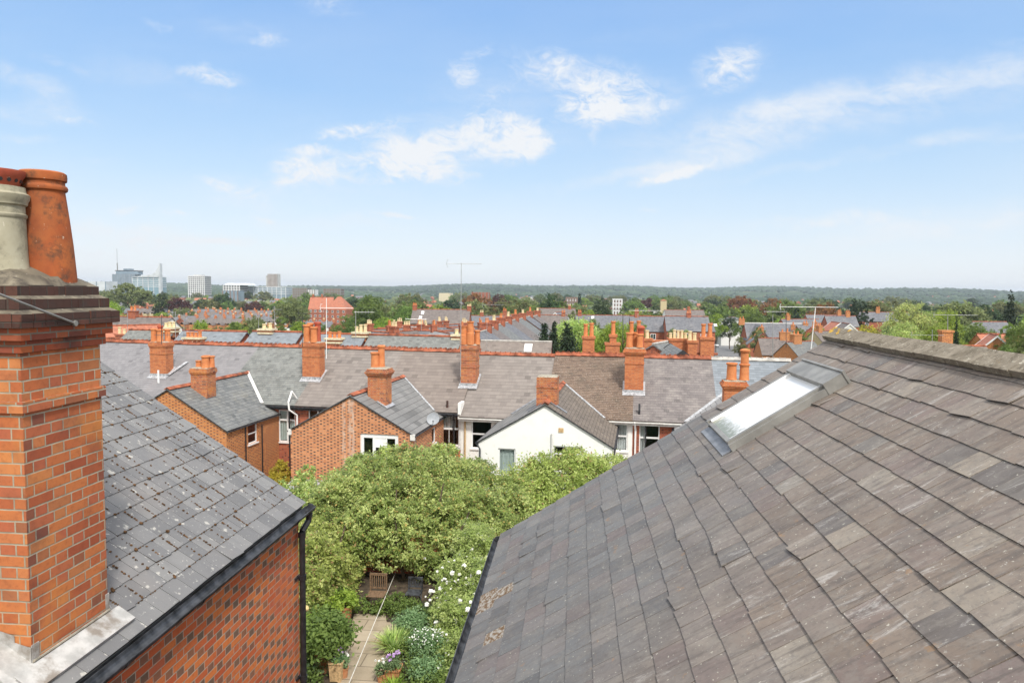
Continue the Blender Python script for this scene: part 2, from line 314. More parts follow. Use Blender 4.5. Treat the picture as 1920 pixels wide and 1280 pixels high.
terracotta('pot_orange', (.30, .07, .022), (.42, .125, .035), .8); terracotta('pot_cream', (.34, .31, .22), (.44, .41, .31), .6, (.12, .11, .08)); terracotta('pot_red', (.36, .07, .04), (.42, .1, .05), .25)
terracotta('pot_clean', (.52, .17, .06), (.6, .23, .09), .15); terracotta('pot_buff', (.62, .5, .28), (.68, .57, .36), .15); terracotta('pot_garden', (.42, .18, .08), (.5, .24, .12), .15)
m, nt, b = base('ridge_concrete', .95, .15); o = objp(nt)
c = mix(nt, noise(nt, o, 5, 6, .7).ramp(.3, .7), (.17, .145, .11), (.27, .235, .185)); c = mix(nt, noise(nt, o, 13, 7, .75).ramp(.5, .64)*.7, c, (.09, .075, .055))
c = mix(nt, noise(nt, o, 22, 5, .75).ramp(.58, .64)*.75, c, (.42, .39, .32)); c = mix(nt, noise(nt, o, 9, 4, .7).ramp(.66, .69)*.8, c, (.58, .55, .48)); c = mix(nt, noise(nt, o, 3.4, 5, .7).ramp(.64, .68)*.6, c, (.34, .2, .07))
nt.links.new(c, b.inputs['Base Color']); bump(nt, b, noise(nt, o, 24, 6, .7), .7, .012); MAT['ridge_concrete'] = m
terracotta('flaunching', (.10, .085, .062), (.22, .19, .14), .85, (.045, .036, .032))
m, nt, b = base('slabs', .9, .2); u, v, uvv = uvs(nt)
br = N(nt, 'ShaderNodeTexBrick'); nt.links.new(uvv, br.inputs[0]); br.inputs['Color1'].default_value = (.30, .245, .175, 1); br.inputs['Color2'].default_value = (.37, .31, .23, 1); br.inputs['Mortar'].default_value = (.16, .13, .09, 1)
for k, q in (('Scale', 1.), ('Brick Width', 1.0), ('Row Height', .6), ('Mortar Size', .014)): br.inputs[k].default_value = q
nt.links.new(mix(nt, noise(nt, uvv, 3, 5).ramp(.45, .75)*.45, br.outputs[0], (.2, .16, .1)), b.inputs['Base Color']); MAT['slabs'] = m
m, nt, b = base('land', .95, .1); o = objp(nt)
c = ramp(nt, noise(nt, o, .012, 8, .6).ramp(.3, .7), [(0, (.022, .042, .02)), (.5, (.04, .07, .028)), (1, (.08, .11, .05))])
c = mix(nt, noise(nt, o, .004, 6, .6).ramp(.58, .62)*.6, c, (.25, .24, .13))
nt.links.new(c, b.inputs['Base Color']); MAT['land'] = m
# window glass: clear with a sky reflection
m = bpy.data.materials.new('glass'); m.use_nodes = True; nt = m.node_tree; nt.nodes.clear()
fr = N(nt, 'ShaderNodeFresnel'); fr.inputs[0].default_value = 1.5; tr = N(nt, 'ShaderNodeBsdfTransparent'); tr.inputs[0].default_value = (.9, .92, .92, 1)
gl = N(nt, 'ShaderNodeBsdfGlossy'); gl.inputs['Roughness'].default_value = .03; mx = N(nt, 'ShaderNodeMixShader'); oo = N(nt, 'ShaderNodeOutputMaterial')
bf = X(nt, N(nt, 'ShaderNodeNewGeometry').outputs['Backfacing'])
nt.links.new(((X(nt, fr.outputs[0])*1.2+.03).clamp()*(1.0-bf)).k, mx.inputs[0]); nt.links.new(tr.outputs[0], mx.inputs[1]); nt.links.new(gl.outputs[0], mx.inputs[2]); nt.links.new(mx.outputs[0], oo.inputs[0]); MAT['glass'] = m
plain('glass_far', (.05, .06, .07), .12, .2, 1, .6)
m, nt, b = base('skylight_glass', .25, .5); u, v, uvv = uvs(nt); v = v+2.37
c = mix(nt, noise(nt, uvv, 5, 4).ramp(.4, .7)*.25, (.74, .74, .73), (.6, .61, .61))
alg = ((v*-1.0+3.12)/.24+(noise(nt, uvv, 16, 5, .65)-.5)*1.6).ramp(.15, 1.0)
c = mix(nt, alg*.85, c, (.12, .13, .06)); nt.links.new(c, b.inputs['Base Color']); MAT['skylight_glass'] = m
foliage('leaf_shrub', (.09, .16, .035), (.30, .42, .11), (.70, .80, .32), (.6, .45, .14), .06, trans=.45)
foliage('leaf_bright', (.12, .19, .035), (.36, .47, .11), (.68, .76, .3), (.45, .26, .14), .05, trans=.45)
foliage('leaf_rose', (.14, .22, .05), (.34, .46, .13), (.62, .70, .30), (.85, .85, .8), .02, trans=.45)
foliage('leaf_dark', (.022, .045, .018), (.05, .085, .032), (.085, .13, .05), None)
foliage('leaf_tree', (.055, .095, .024), (.13, .195, .045), (.23, .31, .08), None)
foliage('leaf_lime', (.11, .17, .022), (.22, .32, .045), (.36, .45, .08), None)
foliage('leaf_olive', (.09, .105, .035), (.16, .18, .065), (.24, .26, .10), None)
foliage('leaf_conifer', (.012, .025, .012), (.025, .045, .02), (.045, .07, .03), None, trans=.15)
foliage('leaf_copper_reflect', (.05, .016, .016), (.09, .03, .025), (.14, .05, .035), None)  # copper leaves; also lends the window reflection's red to some trees
foliage('leaf_reflect_red', (.13, .05, .02), (.22, .09, .035), (.3, .15, .06), None)  # reddish window-glass reflection put into the leaf colour
foliage('leaf_far', (.018, .034, .02), (.035, .06, .032), (.075, .105, .055), None, trans=.1)
foliage('leaf_town', (.035, .055, .022), (.085, .12, .04), (.19, .22, .08), (.16, .07, .04), .06, trans=.1)
foliage('leaf_yellow', (.25, .2, .02), (.42, .36, .04), (.55, .48, .07), None)
foliage('leaf_blue', (.07, .13, .05), (.17, .27, .12), (.32, .43, .22), None)

# ------------------------------------------------------------------ mesh builder
WORLD = (Vector((0, 0, 0)), 0.0)
OFF = {}
class MB:
    def __init__(s): s.v = []; s.f = []; s.c = []; s.mi = []; s.k = 0
    def face(s, pts, col=None):
        i = len(s.v); s.v += [tuple(p) for p in pts]; s.f.append(tuple(range(i, i+len(pts)))); s.c.append(col or (random.random(), random.random(), random.random())); s.mi.append(s.k)
    def add(s, pts, faces, col=None):
        i = len(s.v); s.v += [tuple(p) for p in pts]; col = col or (random.random(), random.random(), random.random())
        for f in faces: s.f.append(tuple(i+k for k in f)); s.c.append(col); s.mi.append(s.k)
    def hexa(s, b, t, col=None):      # bottom 4 + top 4, counter-clockwise seen from above
        s.add(list(b)+list(t), [(3, 2, 1, 0), (4, 5, 6, 7), (0, 1, 5, 4), (1, 2, 6, 5), (2, 3, 7, 6), (3, 0, 4, 7)], col)
    def box(s, x0, x1, y0, y1, z0, z1, col=None):
        s.hexa([(x0, y0, z0), (x1, y0, z0), (x1, y1, z0), (x0, y1, z0)], [(x0, y0, z1), (x1, y0, z1), (x1, y1, z1), (x0, y1, z1)], col)
    def frustum(s, cx, cy, z0, z1, hx0, hy0, hx1, hy1):
        s.hexa([(cx-hx0, cy-hy0, z0), (cx+hx0, cy-hy0, z0), (cx+hx0, cy+hy0, z0), (cx-hx0, cy+hy0, z0)], [(cx-hx1, cy-hy1, z1), (cx+hx1, cy-hy1, z1), (cx+hx1, cy+hy1, z1), (cx-hx1, cy+hy1, z1)])
    def tube(s, p0, p1, r0, r1=None, n=8):
        r1 = r0 if r1 is None else r1; p0 = Vector(p0); p1 = Vector(p1); d = (p1-p0).normalized()
        a = d.orthogonal().normalized(); b = d.cross(a)
        pts = [p+(a*math.cos(2*math.pi*i/n)+b*math.sin(2*math.pi*i/n))*r for p, r in ((p0, r0), (p1, r1)) for i in range(n)]
        s.add(pts, [(i, (i+1) % n, n+(i+1) % n, n+i) for i in range(n)]+[tuple(range(n-1, -1, -1)), tuple(range(n, 2*n))])
    def path(s, pts, r, n=8):
        for a, b in zip(pts, pts[1:]): s.tube(a, b, r, r, n)
    def lathe(s, c, prof, n=20, tilt=None, close=True):
        c = Vector(c); pts = []
        for r, z in prof:
            for i in range(n):
                p = Vector((r*math.cos(2*math.pi*i/n), r*math.sin(2*math.pi*i/n), z))
                if tilt: p.x += z*tilt[0]; p.y += z*tilt[1]
                pts.append(c+p)
        k = len(prof)
        fs = [(j*n+i, j*n+(i+1) % n, (j+1)*n+(i+1) % n, (j+1)*n+i) for j in range(k-1) for i in range(n)]
        if close: fs.append(tuple(range((k-1)*n, k*n)))
        s.add(pts, fs)
    def slab(s, pts, th, nrm=None):   # polygon thickened downwards along its normal
        pts = [Vector(p) for p in pts]; n = (pts[1]-pts[0]).cross(pts[2]-pts[0]).normalized()
        if n.z < 0: pts.reverse(); n = -n
        lo = [p-n*th for p in pts]; k = len(pts); i = len(s.v)
        s.add(pts+lo, [tuple(range(k)), tuple(range(2*k-1, k-1, -1))]+[(j, j+k, (j+1) % k+k, (j+1) % k) for j in range(k)])
    def build(s, name, mat, parent=None, smooth=False, off=None):
        me = bpy.data.meshes.new(name)
        o = Vector((0, 0, 0))
        if off is not None: o = Vector(off)
        elif parent is not None: o = OFF.get(parent.name, o)
        v = np.array(s.v, dtype=float).reshape(-1, 3)
        me.from_pydata((v-np.array(o)).tolist(), [], s.f)
        mats = mat if isinstance(mat, (list, tuple)) else [mat]
        for q in mats: me.materials.append(MAT[q])
        finish(me, s.c, v)
        if len(mats) > 1: me.polygons.foreach_set('material_index', s.mi)
        if smooth: me.polygons.foreach_set('use_smooth', [True]*len(me.polygons)); me.set_sharp_from_angle(angle=R_(40))
        ob = bpy.data.objects.new(name, me); C.objects.link(ob)
        if parent is not None: ob.parent = parent; OFF[ob.name] = o
        return ob
def finish(me, cols, v=None):
    """metric box-projected UVs and one random colour per face"""
    nP = len(me.polygons); nL = len(me.loops)
    nr = np.empty(nP*3); me.polygons.foreach_get('normal', nr); nr = nr.reshape(-1, 3)
    tot = np.empty(nP, dtype=int); me.polygons.foreach_get('loop_total', tot)
    li = np.empty(nL, dtype=int); me.loops.foreach_get('vertex_index', li)
    if v is None: v = np.empty(len(me.vertices)*3); me.vertices.foreach_get('co', v); v = v.reshape(-1, 3)
    n = np.repeat(nr, tot, axis=0); p = v[li]
    t = np.stack([-n[:, 1], n[:, 0], np.zeros(nL)], 1); L = np.linalg.norm(t, axis=1); flat = L < .1
    t[flat] = (1, 0, 0); L[flat] = 1; t = t/L[:, None]
    up = np.cross(n, t); up[flat] = (0, 1, 0)
    uv = np.stack([(p*t).sum(1), (p*up).sum(1)], 1)
    me.uv_layers.new(name='UVMap').data.foreach_set('uv', uv.ravel())
    ca = me.color_attributes.new('Col', 'FLOAT_COLOR', 'CORNER')
    c = np.ones((nL, 4)); c[:, :3] = np.repeat(np.array(cols, dtype=float), tot, axis=0)
    ca.data.foreach_set('color', c.ravel())

def W(fr, p):
    a = fr[1]; p = Vector(p); return fr[0]+Vector((p.x*math.cos(a)-p.y*math.sin(a), p.x*math.sin(a)+p.y*math.cos(a), p.z))
def thing(name, label, cat, loc=(0, 0, 0), fr=WORLD, group=None):
    o = bpy.data.objects.new(name, None); C.objects.link(o); o.empty_display_size = .2
    o.location = W(fr, loc); o.rotation_euler = (0, 0, fr[1]); o['label'] = label; o['category'] = cat
    if group: o['group'] = group
    OFF[o.name] = Vector(loc); return o
def tag(o, label, cat, group=None):
    o['label'] = label; o['category'] = cat
    if group: o['group'] = group
    return o
def at(o, loc, fr=WORLD):             # place a one-mesh thing built with off=loc
    o.location = W(fr, loc); o.rotation_euler = (0, 0, fr[1]); return o
def copy_tree(o, parent=None):
    c = o.copy(); C.objects.link(c)
    if parent is not None: c.parent = parent
    for ch in list(KIDS.get(o.name, ())): copy_tree(ch, c)
    return c
KIDS = {}
def register(root):
    for o in bpy.data.objects:
        if o.parent is not None: KIDS.setdefault(o.parent.name, [])
    KIDS.clear()
    for o in bpy.data.objects:
        if o.parent is not None: KIDS.setdefault(o.parent.name, []).append(o)

# wall with real openings. org: corner, ud: unit vector along the wall, nrm: outward
def wall(mb, org, ud, nrm, u1, z1, ops=(), th=.12):
    org = Vector(org); ud = Vector(ud); nrm = Vector(nrm)
    us = sorted({0., u1, *[q for o in ops for q in o[:2]]}); zs = sorted({0., z1, *[q for o in ops for q in o[2:]]})
    P = lambda u, z, d=0.: org+ud*u+Vector((0, 0, z))-nrm*d
    flip = ud.cross(Vector((0, 0, 1))).dot(nrm) < 0
    def F4(a, b, c, d): mb.face([a, b, c, d] if not flip else [d, c, b, a])
    for i in range(len(us)-1):
        for j in range(len(zs)-1):
            um, zm = (us[i]+us[i+1])/2, (zs[j]+zs[j+1])/2
            if any(o[0] < um < o[1] and o[2] < zm < o[3] for o in ops): continue
            F4(P(us[i], zs[j]), P(us[i+1], zs[j]), P(us[i+1], zs[j+1]), P(us[i], zs[j+1]))
    for a, b, c, d in ops:
        F4(P(a, d), P(a, d, th), P(a, c, th), P(a, c)); F4(P(b, c), P(b, c, th), P(b, d, th), P(b, d))
        F4(P(a, c), P(a, c, th), P(b, c, th), P(b, c)); F4(P(b, d), P(b, d, th), P(a, d, th), P(a, d))
def obox(mb, org, ud, nrm, u0, u1, z0, z1, d0, d1):   # oriented box, depth d measured inwards from the face
    org = Vector(org); ud = Vector(ud); nrm = Vector(nrm); P = lambda u, z, d: org+ud*u+Vector((0, 0, z))-nrm*d
    b = [P(u0, z0, d0), P(u1, z0, d0), P(u1, z0, d1), P(u0, z0, d1)]; t = [P(u0, z1, d0), P(u1, z1, d0), P(u1, z1, d1), P(u0, z1, d1)]
    if ud.cross(Vector((0, 0, 1))).dot(nrm) < 0: b.reverse(); t.reverse()
    mb.hexa(b, t)
def window(parent, org, ud, nrm, o, style='sash', frame='upvc_white', curt=None, sill=True, label=None):
    a, b, c, d = o; w_ = b-a; h = d-c; f = .06
    mb = MB(); B = lambda *q: obox(mb, org, ud, nrm, *q)
    B(a, a+f, c, d, .05, .11); B(b-f, b, c, d, .05, .11); B(a+f, b-f, c, c+f, .05, .11); B(a+f, b-f, d-f, d, .05, .11)
    if style == 'sash': B(a+f, b-f, c+h*.47, c+h*.52, .045, .1); B((a+b)/2-.014, (a+b)/2+.014, c+f, c+h*.47, .06, .09); B((a+b)/2-.014, (a+b)/2+.014, c+h*.52, d-f, .06, .09)
    if style == 'sash1': B(a+f, b-f, c+h*.47, c+h*.52, .045, .1)
    if style == 'casement': B(a+w_*.48, a+w_*.56, c+f, d-f, .045, .1); B(a+f, a+w_*.48, c+h*.66, c+h*.71, .05, .1); B(a+w_*.56, b-f, c+h*.66, c+h*.71, .05, .1)
    if style == 'triple':
        f2 = .13; B(a+f, a+f2+.04, c+f, d-f, .04, .1); B(b-f2-.04, b-f, c+f, d-f, .04, .1); B(a+f2+.04, b-f2-.04, d-f2-.06, d-f, .04, .1)
        for k in (.36, .66): B(a+w_*k-.07, a+w_*k+.07, c+f, d-f, .045, .1)
        B(a+w_*.36+.07, a+w_*.66-.07, c+h*.5, c+h*.62, .045, .1); B(a+w_*.36+.07, a+w_*.66-.07, c+h*.62, d-f, .055, .07)
    if sill: obox(mb, org, ud, nrm, a-.06, b+.06, c-.07, c-.002, -.06, .11)
    fr = mb.build('window', frame, parent)
    if label: fr['label'] = label
    g = MB(); obox(g, org, ud, nrm, a+f-.01, b-f+.01, c+f-.01, d-f+.01, .075, .08); g.build('pane', 'glass', fr)
    if curt:
        k = MB(); O = Vector(org); U_ = Vector(ud); Nn = Vector(nrm)
        for u0, u1, z0, z1, mt in curt:
            n = 10; pts = []
            for i in range(n+1):
                u = a+w_*(u0+(u1-u0)*i/n); dd = .15+.02*math.sin(i*2.4)
                pts += [O+U_*u+Vector((0, 0, c+h*z0))-Nn*dd, O+U_*u+Vector((0, 0, c+h*z1))-Nn*dd]
            k.add(pts, [(2*i, 2*i+2, 2*i+3, 2*i+1) for i in range(n)])
        k.build('curtain', curt[0][4], fr)
    return fr

# ------------------------------------------------------------------ ground and hills
def sstep(a, b, x): t = min(1, max(0, (x-a)/(b-a))); return t*t*(3-2*t)
def gz(x, y):
    r = math.hypot(x, y)
    z = -9-2.5*sstep(22, 34, y)-1.0*sstep(50, 75, r)-11.5*sstep(70, 260, r)
    if r > 1800:
        th = math.atan2(x, y); q = sstep(1800, 4300, r)
        z += q*(37+9*math.sin(th*5+1)+6*math.sin(th*13+r*.0007)+4*math.sin(th*31))
    return z
def grid_mesh(name, radii, n, fz, mat):
    mb_v = []; fs = []
    for r in radii:
        for i in range(n): a = 2*math.pi*i/n; x, y = r*math.sin(a), r*math.cos(a); mb_v.append((x, y, fz(x, y)))
    k = len(radii)
    for j in range(k-1):
        for i in range(n): fs.append((j*n+i, j*n+(i+1) % n, (j+1)*n+(i+1) % n, (j+1)*n+i))
    fs = [tuple(reversed(f)) for f in fs]; fs.append(tuple(range(n)))
    me = bpy.data.meshes.new(name); me.from_pydata(mb_v, [], fs); me.materials.append(MAT[mat])
    for p in me.polygons: p.use_smooth = True
    o = bpy.data.objects.new(name, me); C.objects.link(o); o['kind'] = 'structure'; return o
grid_mesh('ground', [4, 10, 16, 20, 22, 24, 26, 28, 30, 32, 34, 38, 46, 56, 70, 85, 100, 120, 150, 190, 240, 300, 400, 600, 900, 1300, 1800], 120, lambda x, y: gz(x, y), 'land')
grid_mesh('hills', [1795, 2000, 2300, 2600, 2900, 3200, 3500, 3800, 4100, 4400, 5200, 6500, 9000], 360, lambda x, y: gz(x, y)+.2+(-60 if math.hypot(x, y) > 6000 else 0), 'land')

# ------------------------------------------------------------------ slates modelled one by one
def slates(mb, org, U_, V_, u0, u1, v0, v1, margin, width, th=.006, jit=1., skip=None, special=None):
    org = Vector(org); U_ = Vector(U_); V_ = Vector(V_); Nn = U_.cross(V_).normalized()
    if Nn.z < 0: Nn = -Nn
    rows = int(math.ceil((v1-v0)/margin))
    for r in range(rows):
        va = v0+r*margin; vb = min(v1, va+margin*1.12); u = u0-(width/2 if r % 2 else 0)
        while u < u1:
            a, b = max(u0, u), min(u1, u+width); u += width
            if b-a < .02: continue
            cu, cv = (a+b)/2, (va+vb)/2
            if skip and skip(cu, cv): continue
            col = special(cu, cv) if special else None
            col = col or (random.random(), random.random(), random.random()*.96)
            d1, d2 = random.gauss(0, .0035*jit), random.gauss(0, .0035*jit); lift = abs(random.gauss(0, .0025*jit)); sk = random.gauss(0, .002*jit)
            if random.random() < .03*jit: d1 -= .02; lift += .012
            if random.random() < .03*jit: d2 -= .014; lift += .01
            P = lambda x, y, h: org+U_*x+V_*y+Nn*h
            lo, hi = .0115+lift*.8, .003
            t = [P(a+.0025, va+d1, lo), P(b-.0025, va+d2, lo+random.gauss(0, .001)), P(b-.002+sk, vb, hi), P(a+.002+sk, vb, hi)]
            bt = [P(a+.002, va+d1, lo-th), P(b-.002, va+d2, lo-th)]
            o = Nn.dot(U_.cross(V_)) > 0
            pts = t+bt+[P(b-.002+sk, vb, hi-th), P(a+.002+sk, vb, hi-th)]
            fs = [(0, 1, 2, 3), (4, 5, 1, 0), (5, 6, 2, 1), (7, 4, 0, 3)]
            if not o: fs = [tuple(reversed(f)) for f in fs]
            mb.add(pts, fs, col)

# ================================================================== HOUSE ON THE RIGHT (rear wing, slate roof, skylight)
xe, ze, xr, zr, Y0 = -.849, -3.01, 3.043, -.486, 8.7
slope = Vector((xr-xe, 0, zr-ze)); Ls = slope.length; V_ = slope/Ls; U_ = Vector((0, -1, 0)); Nn = Vector((-V_.z, 0, V_.x))
hr = thing('brick_house', 'house with the large streaky weathered slate roof and skylight filling the right foreground', 'house', (xr, 4, -9))
mb = MB(); mb.slab([(xe+.03, Y0-.03, ze-.01), (xe+.03, -2, ze-.01), (xr, -2, zr-.01), (xr, Y0-.03, zr-.01)], .06)
mb.slab([(xr, Y0-.03, zr-.01), (xr, -2, zr-.01), (2*xr-xe, -2, ze-.01), (2*xr-xe, Y0-.03, ze-.01)], .06)
deck = mb.build('roof', 'slate_dark', hr)
SK = (6.87-8.7, 8.0-8.7)   # skylight along the roof, as distance from the verge
su0, su1, sv0, sv1 = Y0-7.98, Y0-6.87, 2.84, 4.02
def special(u, v):
    q = random.random()
    d = atY(0, 0, 1)
    if (0 <= v < .21 and 1.85 < u < 2.18) or (.2 < v < .42 and 2.0 < u < 2.2) or (.2 < v < .42 and 2.78 < u < 3.08): return (q, random.random(), .99)
    if 3.2 < v < 3.4 and 4.0 < u < 4.2: return (q, random.random(), .975)
    return None
mb = MB(); slates(mb, (xe-.04, Y0+.03, ze-.026), U_, V_, 0, 10.6, 0, Ls-.06, .205, .228, jit=1.0, special=special, skip=lambda u, v: su0+.04 < u < su1-.04 and sv0+.12 < v < sv1-.12)
mb.build('slates', 'slate_right', hr)
mb = MB()   # angular ridge capping in worn lengths
y = Y0+.06
while y > -2:
    L = .46; j = .004*math.sin(y*2.3); hw = .155+random.gauss(0, .004)
    zt = zr+.085+j; y2 = y-L+.001
    dz = hw*V_.z/V_.x
    for sx in (-1, 1):
        a = [(xr+sx*hw, y, zt-dz-.0), (xr+sx*hw, y2, zt-dz), (xr, y2, zt), (xr, y, zt)]
        mb.slab(a, .055)
    y -= L
rc = mb.build('ridge_capping', 'ridge_concrete', hr)
for k in range(9):
    mb = MB(); y = Y0+.04-random.random()*.5*(k > 2); x = xr-random.uniform(.0, .13); z = zr+.092-(xr-x)*V_.z/V_.x; r = random.uniform(.012, .032); pts = [(x+r*math.cos(a)*random.uniform(.6, 1.2), y+1.6*r*math.sin(a)*random.uniform(.6, 1.2)) for a in [i*math.pi/4 for i in range(8)]]
    mb.face([(q[0], q[1], zr+.091-(xr-q[0])*V_.z/V_.x) for q in pts]); mb.build('lichen_patch', 'lichen', rc)
mb = MB(); mb.slab([(xe-.02, Y0+.0, ze-.04), (xe+.1, Y0+.0, ze+.03), (xr, Y0, zr-.03), (xr-.05, Y0, zr-.12)], .01)
g = MB()
wall(g, (xe+.16, -2, -9), (0, 1, 0), (-1, 0, 0), Y0+2-.05, 9+ze-.02)
wall(g, (xe+.16, Y0-.05, -9), (1, 0, 0), (0, 1, 0), 2*(xr-xe)-.32, 9+ze-.02)
g.face([(2*xr-xe-.16, Y0-.05, ze-.02), (xe+.16, Y0-.05, ze-.02), (xr, Y0-.05, zr-.05)])
wall(g, (2*xr-xe-.16, -2, -9), (0, 1, 0), (1, 0, 0), Y0+2-.05, 9+ze-.02)
wall(g, (xe+.16, -2, -9), (1, 0, 0), (0, -1, 0), 2*(xr-xe)-.32, 9+ze-.02); g.face([(xe+.16, -2, ze-.02), (2*xr-xe-.16, -2, ze-.02), (xr, -2, zr-.05)])
g.build('wall', 'brick_chequer', hr)
def gutter(parent, p0, p1, r=.055, out=(1, 0, 0), mat='gutter_grey', n=8, name='gutter'):
    p0, p1, o = Vector(p0), Vector(p1), Vector(out); mb = MB(); z = Vector((0, 0, 1))
    for rr, fl in ((r, False), (r-.006, True)):
        pts = []
        for p in (p0, p1):
            for i in range(n+1): a = math.pi*i/n; pts.append(p+o*(math.cos(a)*rr)-z*(math.sin(a)*rr))
        fs = [(i, i+1, n+2+i, n+1+i) for i in range(n)]; mb.add(pts, fs)
    d = (p1-p0).normalized()
    mb.tube(p0+o*r, p1+o*r, .006, n=5); mb.tube(p0-o*r, p1-o*r, .006, n=5)
    k = int((p1-p0).length/1.0)
    for i in range(k):
        q = p0+(p1-p0)*((i+.5)/k); pts = []
        for e in (-.015, .015):
            for rr in (r+.001, r+.007):
                for a_ in range(n+1): t = math.pi*a_/n; pts.append(q+d*e+o*(math.cos(t)*rr)-z*(math.sin(t)*rr))
        m1 = n+1; mb.add(pts, [(m1+i_, m1+i_+1, 3*m1+i_+1, 3*m1+i_) for i_ in range(n)]+[(i_, m1+i_, m1+i_+1, i_+1) for i_ in range(n)]+[(2*m1+i_, 2*m1+i_+1, 3*m1+i_+1, 3*m1+i_) for i_ in range(n)])
    for p in (p0, p1): mb.tube(p-d*.004-z*r*.3, p+d*.004-z*r*.3, r*.9, n=10)
    return mb.build(name, mat, parent)
gutter(hr, (xe-.075, -2, ze-.075), (xe-.075, Y0+.03, ze-.075), .055, (-1, 0, 0))
mb = MB(); mb.box(xe+.0, xe+.02, -2, Y0-.02, ze-.2, ze-.05); mb.build('fascia', 'gutter_grey', hr)
# skylight
def roofP(u, v, h=0.): return Vector((xe-.04, Y0+.03, ze-.026))+U_*(u+.03)+V_*v+Nn*h
def rbox(mb, u0, u1, v0, v1, h0, h1, org=roofP):
    b = [org(u0, v0, h0), org(u1, v0, h0), org(u1, v1, h0), org(u0, v1, h0)]; t = [org(u0, v0, h1), org(u1, v0, h1), org(u1, v1, h1), org(u0, v1, h1)]
    mb.add(b+t, [(3, 2, 1, 0), (4, 5, 6, 7), (0, 1, 5, 4), (1, 2, 6, 5), (2, 3, 7, 6), (3, 0, 4, 7)][::1] if U_.cross(V_).dot(Nn) > 0 else [(0, 1, 2, 3), (7, 6, 5, 4), (4, 5, 1, 0), (5, 6, 2, 1), (6, 7, 3, 2), (7, 4, 0, 3)])
mb = MB()
rbox(mb, su0, su0+.05, sv0, sv1, .0, .10); rbox(mb, su1-.05, su1, sv0, sv1, .0, .10); rbox(mb, su0+.05, su1-.05, sv0, sv0+.045, .0, .075)
rbox(mb, su1-.001, su1+.045, sv0-.01, sv1-.02, .0, .075); rbox(mb, su0-.06, su0, sv0-.01, sv1-.02, .0, .04)
sk = mb.build('skylight', 'frame_grey', hr)
mb = MB(); rbox(mb, su0-.02, su1+.05, sv1-.17, sv1+.04, .0, .125); rbox(mb, su0-.03, su1+.06, sv1+.03, sv1+.055, .0, .14); mb.build('skylight_hood', 'frame_grey', sk)
mb = MB(); rbox(mb, su0+.05, su1-.05, sv0+.045, sv1-.17, .05, .07); mb.build('pane', 'skylight_glass', sk)
for q in (su0+.05, su1-.075): mb = MB(); rbox(mb, q, q+.025, sv0+.04, sv1-.17, .07, .096); mb.build('glazing_bar', 'upvc_white', sk)
mb = MB(); rbox(mb, su0-.02, su1+.03, sv0-.11, sv0, .012, .022); mb.build('flashing', 'lead_dark', sk)

# ================================================================== HOUSE ON THE LEFT (rear wing with the tall stack)
SL = math.tan(R_(33)); lx, lz, LY = -3.25, -2.59, 8.33
def lroof(X): return lz+(lx-X)*SL
VL = Vector((-math.cos(R_(33)), 0, math.sin(R_(33)))); UL = Vector((0, 1, 0)); NL = Vector((math.sin(R_(33)), 0, math.cos(R_(33))))
xrl = -6.6
hl = thing('brick_house', 'left foreground house with chequered brick wall, lichen-spotted slates and big brick stack', 'house', (xrl, 4, -9))
mb = MB(); mb.slab([(lx-.01, LY-.02, lz-.025), (xrl, LY-.02, lroof(xrl)-.02), (xrl, 1, lroof(xrl)-.02), (lx-.01, 1, lz-.025)], .06)
zz = 2*xrl-lx
mb.slab([(zz, LY-.02, lz-.025), (xrl, LY-.02, lroof(xrl)-.02), (xrl, 1, lroof(xrl)-.02), (zz, 1, lz-.025)], .06); rf = mb.build('roof', 'slate_dark', hl)
orgL = Vector((lx, 0, lz-.018)); Ll = (lx-xrl)/math.cos(R_(33))
cx0, cx1, cy0, cy1 = -4.30, -3.465, 4.2, 4.96
def skipL(u, v):
    X = lx-v*math.cos(R_(33)); return cx0-.02 < X < cx1+.10 and cy0-.12 < u < cy1+.10
mb = MB(); slates(mb, orgL, UL, VL, 1.0, LY+.03, 0, Ll, .205, .2275, jit=.6, skip=skipL); mb.build('slates', 'slate_left', hl)
mb = MB()
def blob(mb, p, r, n=6):
    p = Vector(p); a = random.random()*6
    prof = [(r*1.0, 0), (r*.85, r*.35), (r*.4, r*.6)]
    pts = []
    for rr, h in prof:
        for i in range(n): t = a+2*math.pi*i/n; q = rr*random.uniform(.7, 1.25); pts.append(p+UL*(q*math.cos(t)*1.3)+VL*(q*math.sin(t))+NL*h)
    mb.add(pts, [(j*n+i, j*n+(i+1) % n, (j+1)*n+(i+1) % n, (j+1)*n+i) for j in range(2) for i in range(n)]+[tuple(range(2*n, 3*n))])
for r in range(1, 20):
    for k in range(-2, 40):
        for _ in range(2):
            q = random.random(); v = r*.205; u = 1.0+k*.2275+(0 if r % 2 else .114)
            if u > LY or skipL(u, v) or u < 3: continue
            if q < .34: blob(mb, orgL+UL*(u+random.gauss(0, .01))+VL*(v-.004)+NL*.012, random.uniform(.007, .02))
            elif q < .8:
                for _ in range(random.randint(3, 12)): blob(mb, orgL+UL*(u+random.gauss(0, .003))+VL*(v+random.uniform(0, .18))+NL*.012, random.uniform(.004, .012), 5)
            for _ in range(random.choice([0, 1, 2, 4])): blob(mb, orgL+UL*(u+random.uniform(-.11, .11))+VL*(v-.003)+NL*.008, random.uniform(.004, .010), 5)
ms = mb.build('moss_tufts', 'moss', hl)
g = MB(); lw = lx-.055
wall(g, (lw, 1, -9), (0, 1, 0), (1, 0, 0), LY-1-.07, 9+lz-.02)
wall(g, (zz+.05, LY-.07, -9), (1, 0, 0), (0, 1, 0), lw-zz-.05, 9+lz-.02); g.face([(lw, LY-.07, lz-.02), (zz+.05, LY-.07, lz-.02), (xrl, LY-.07, lroof(xrl)-.06)])
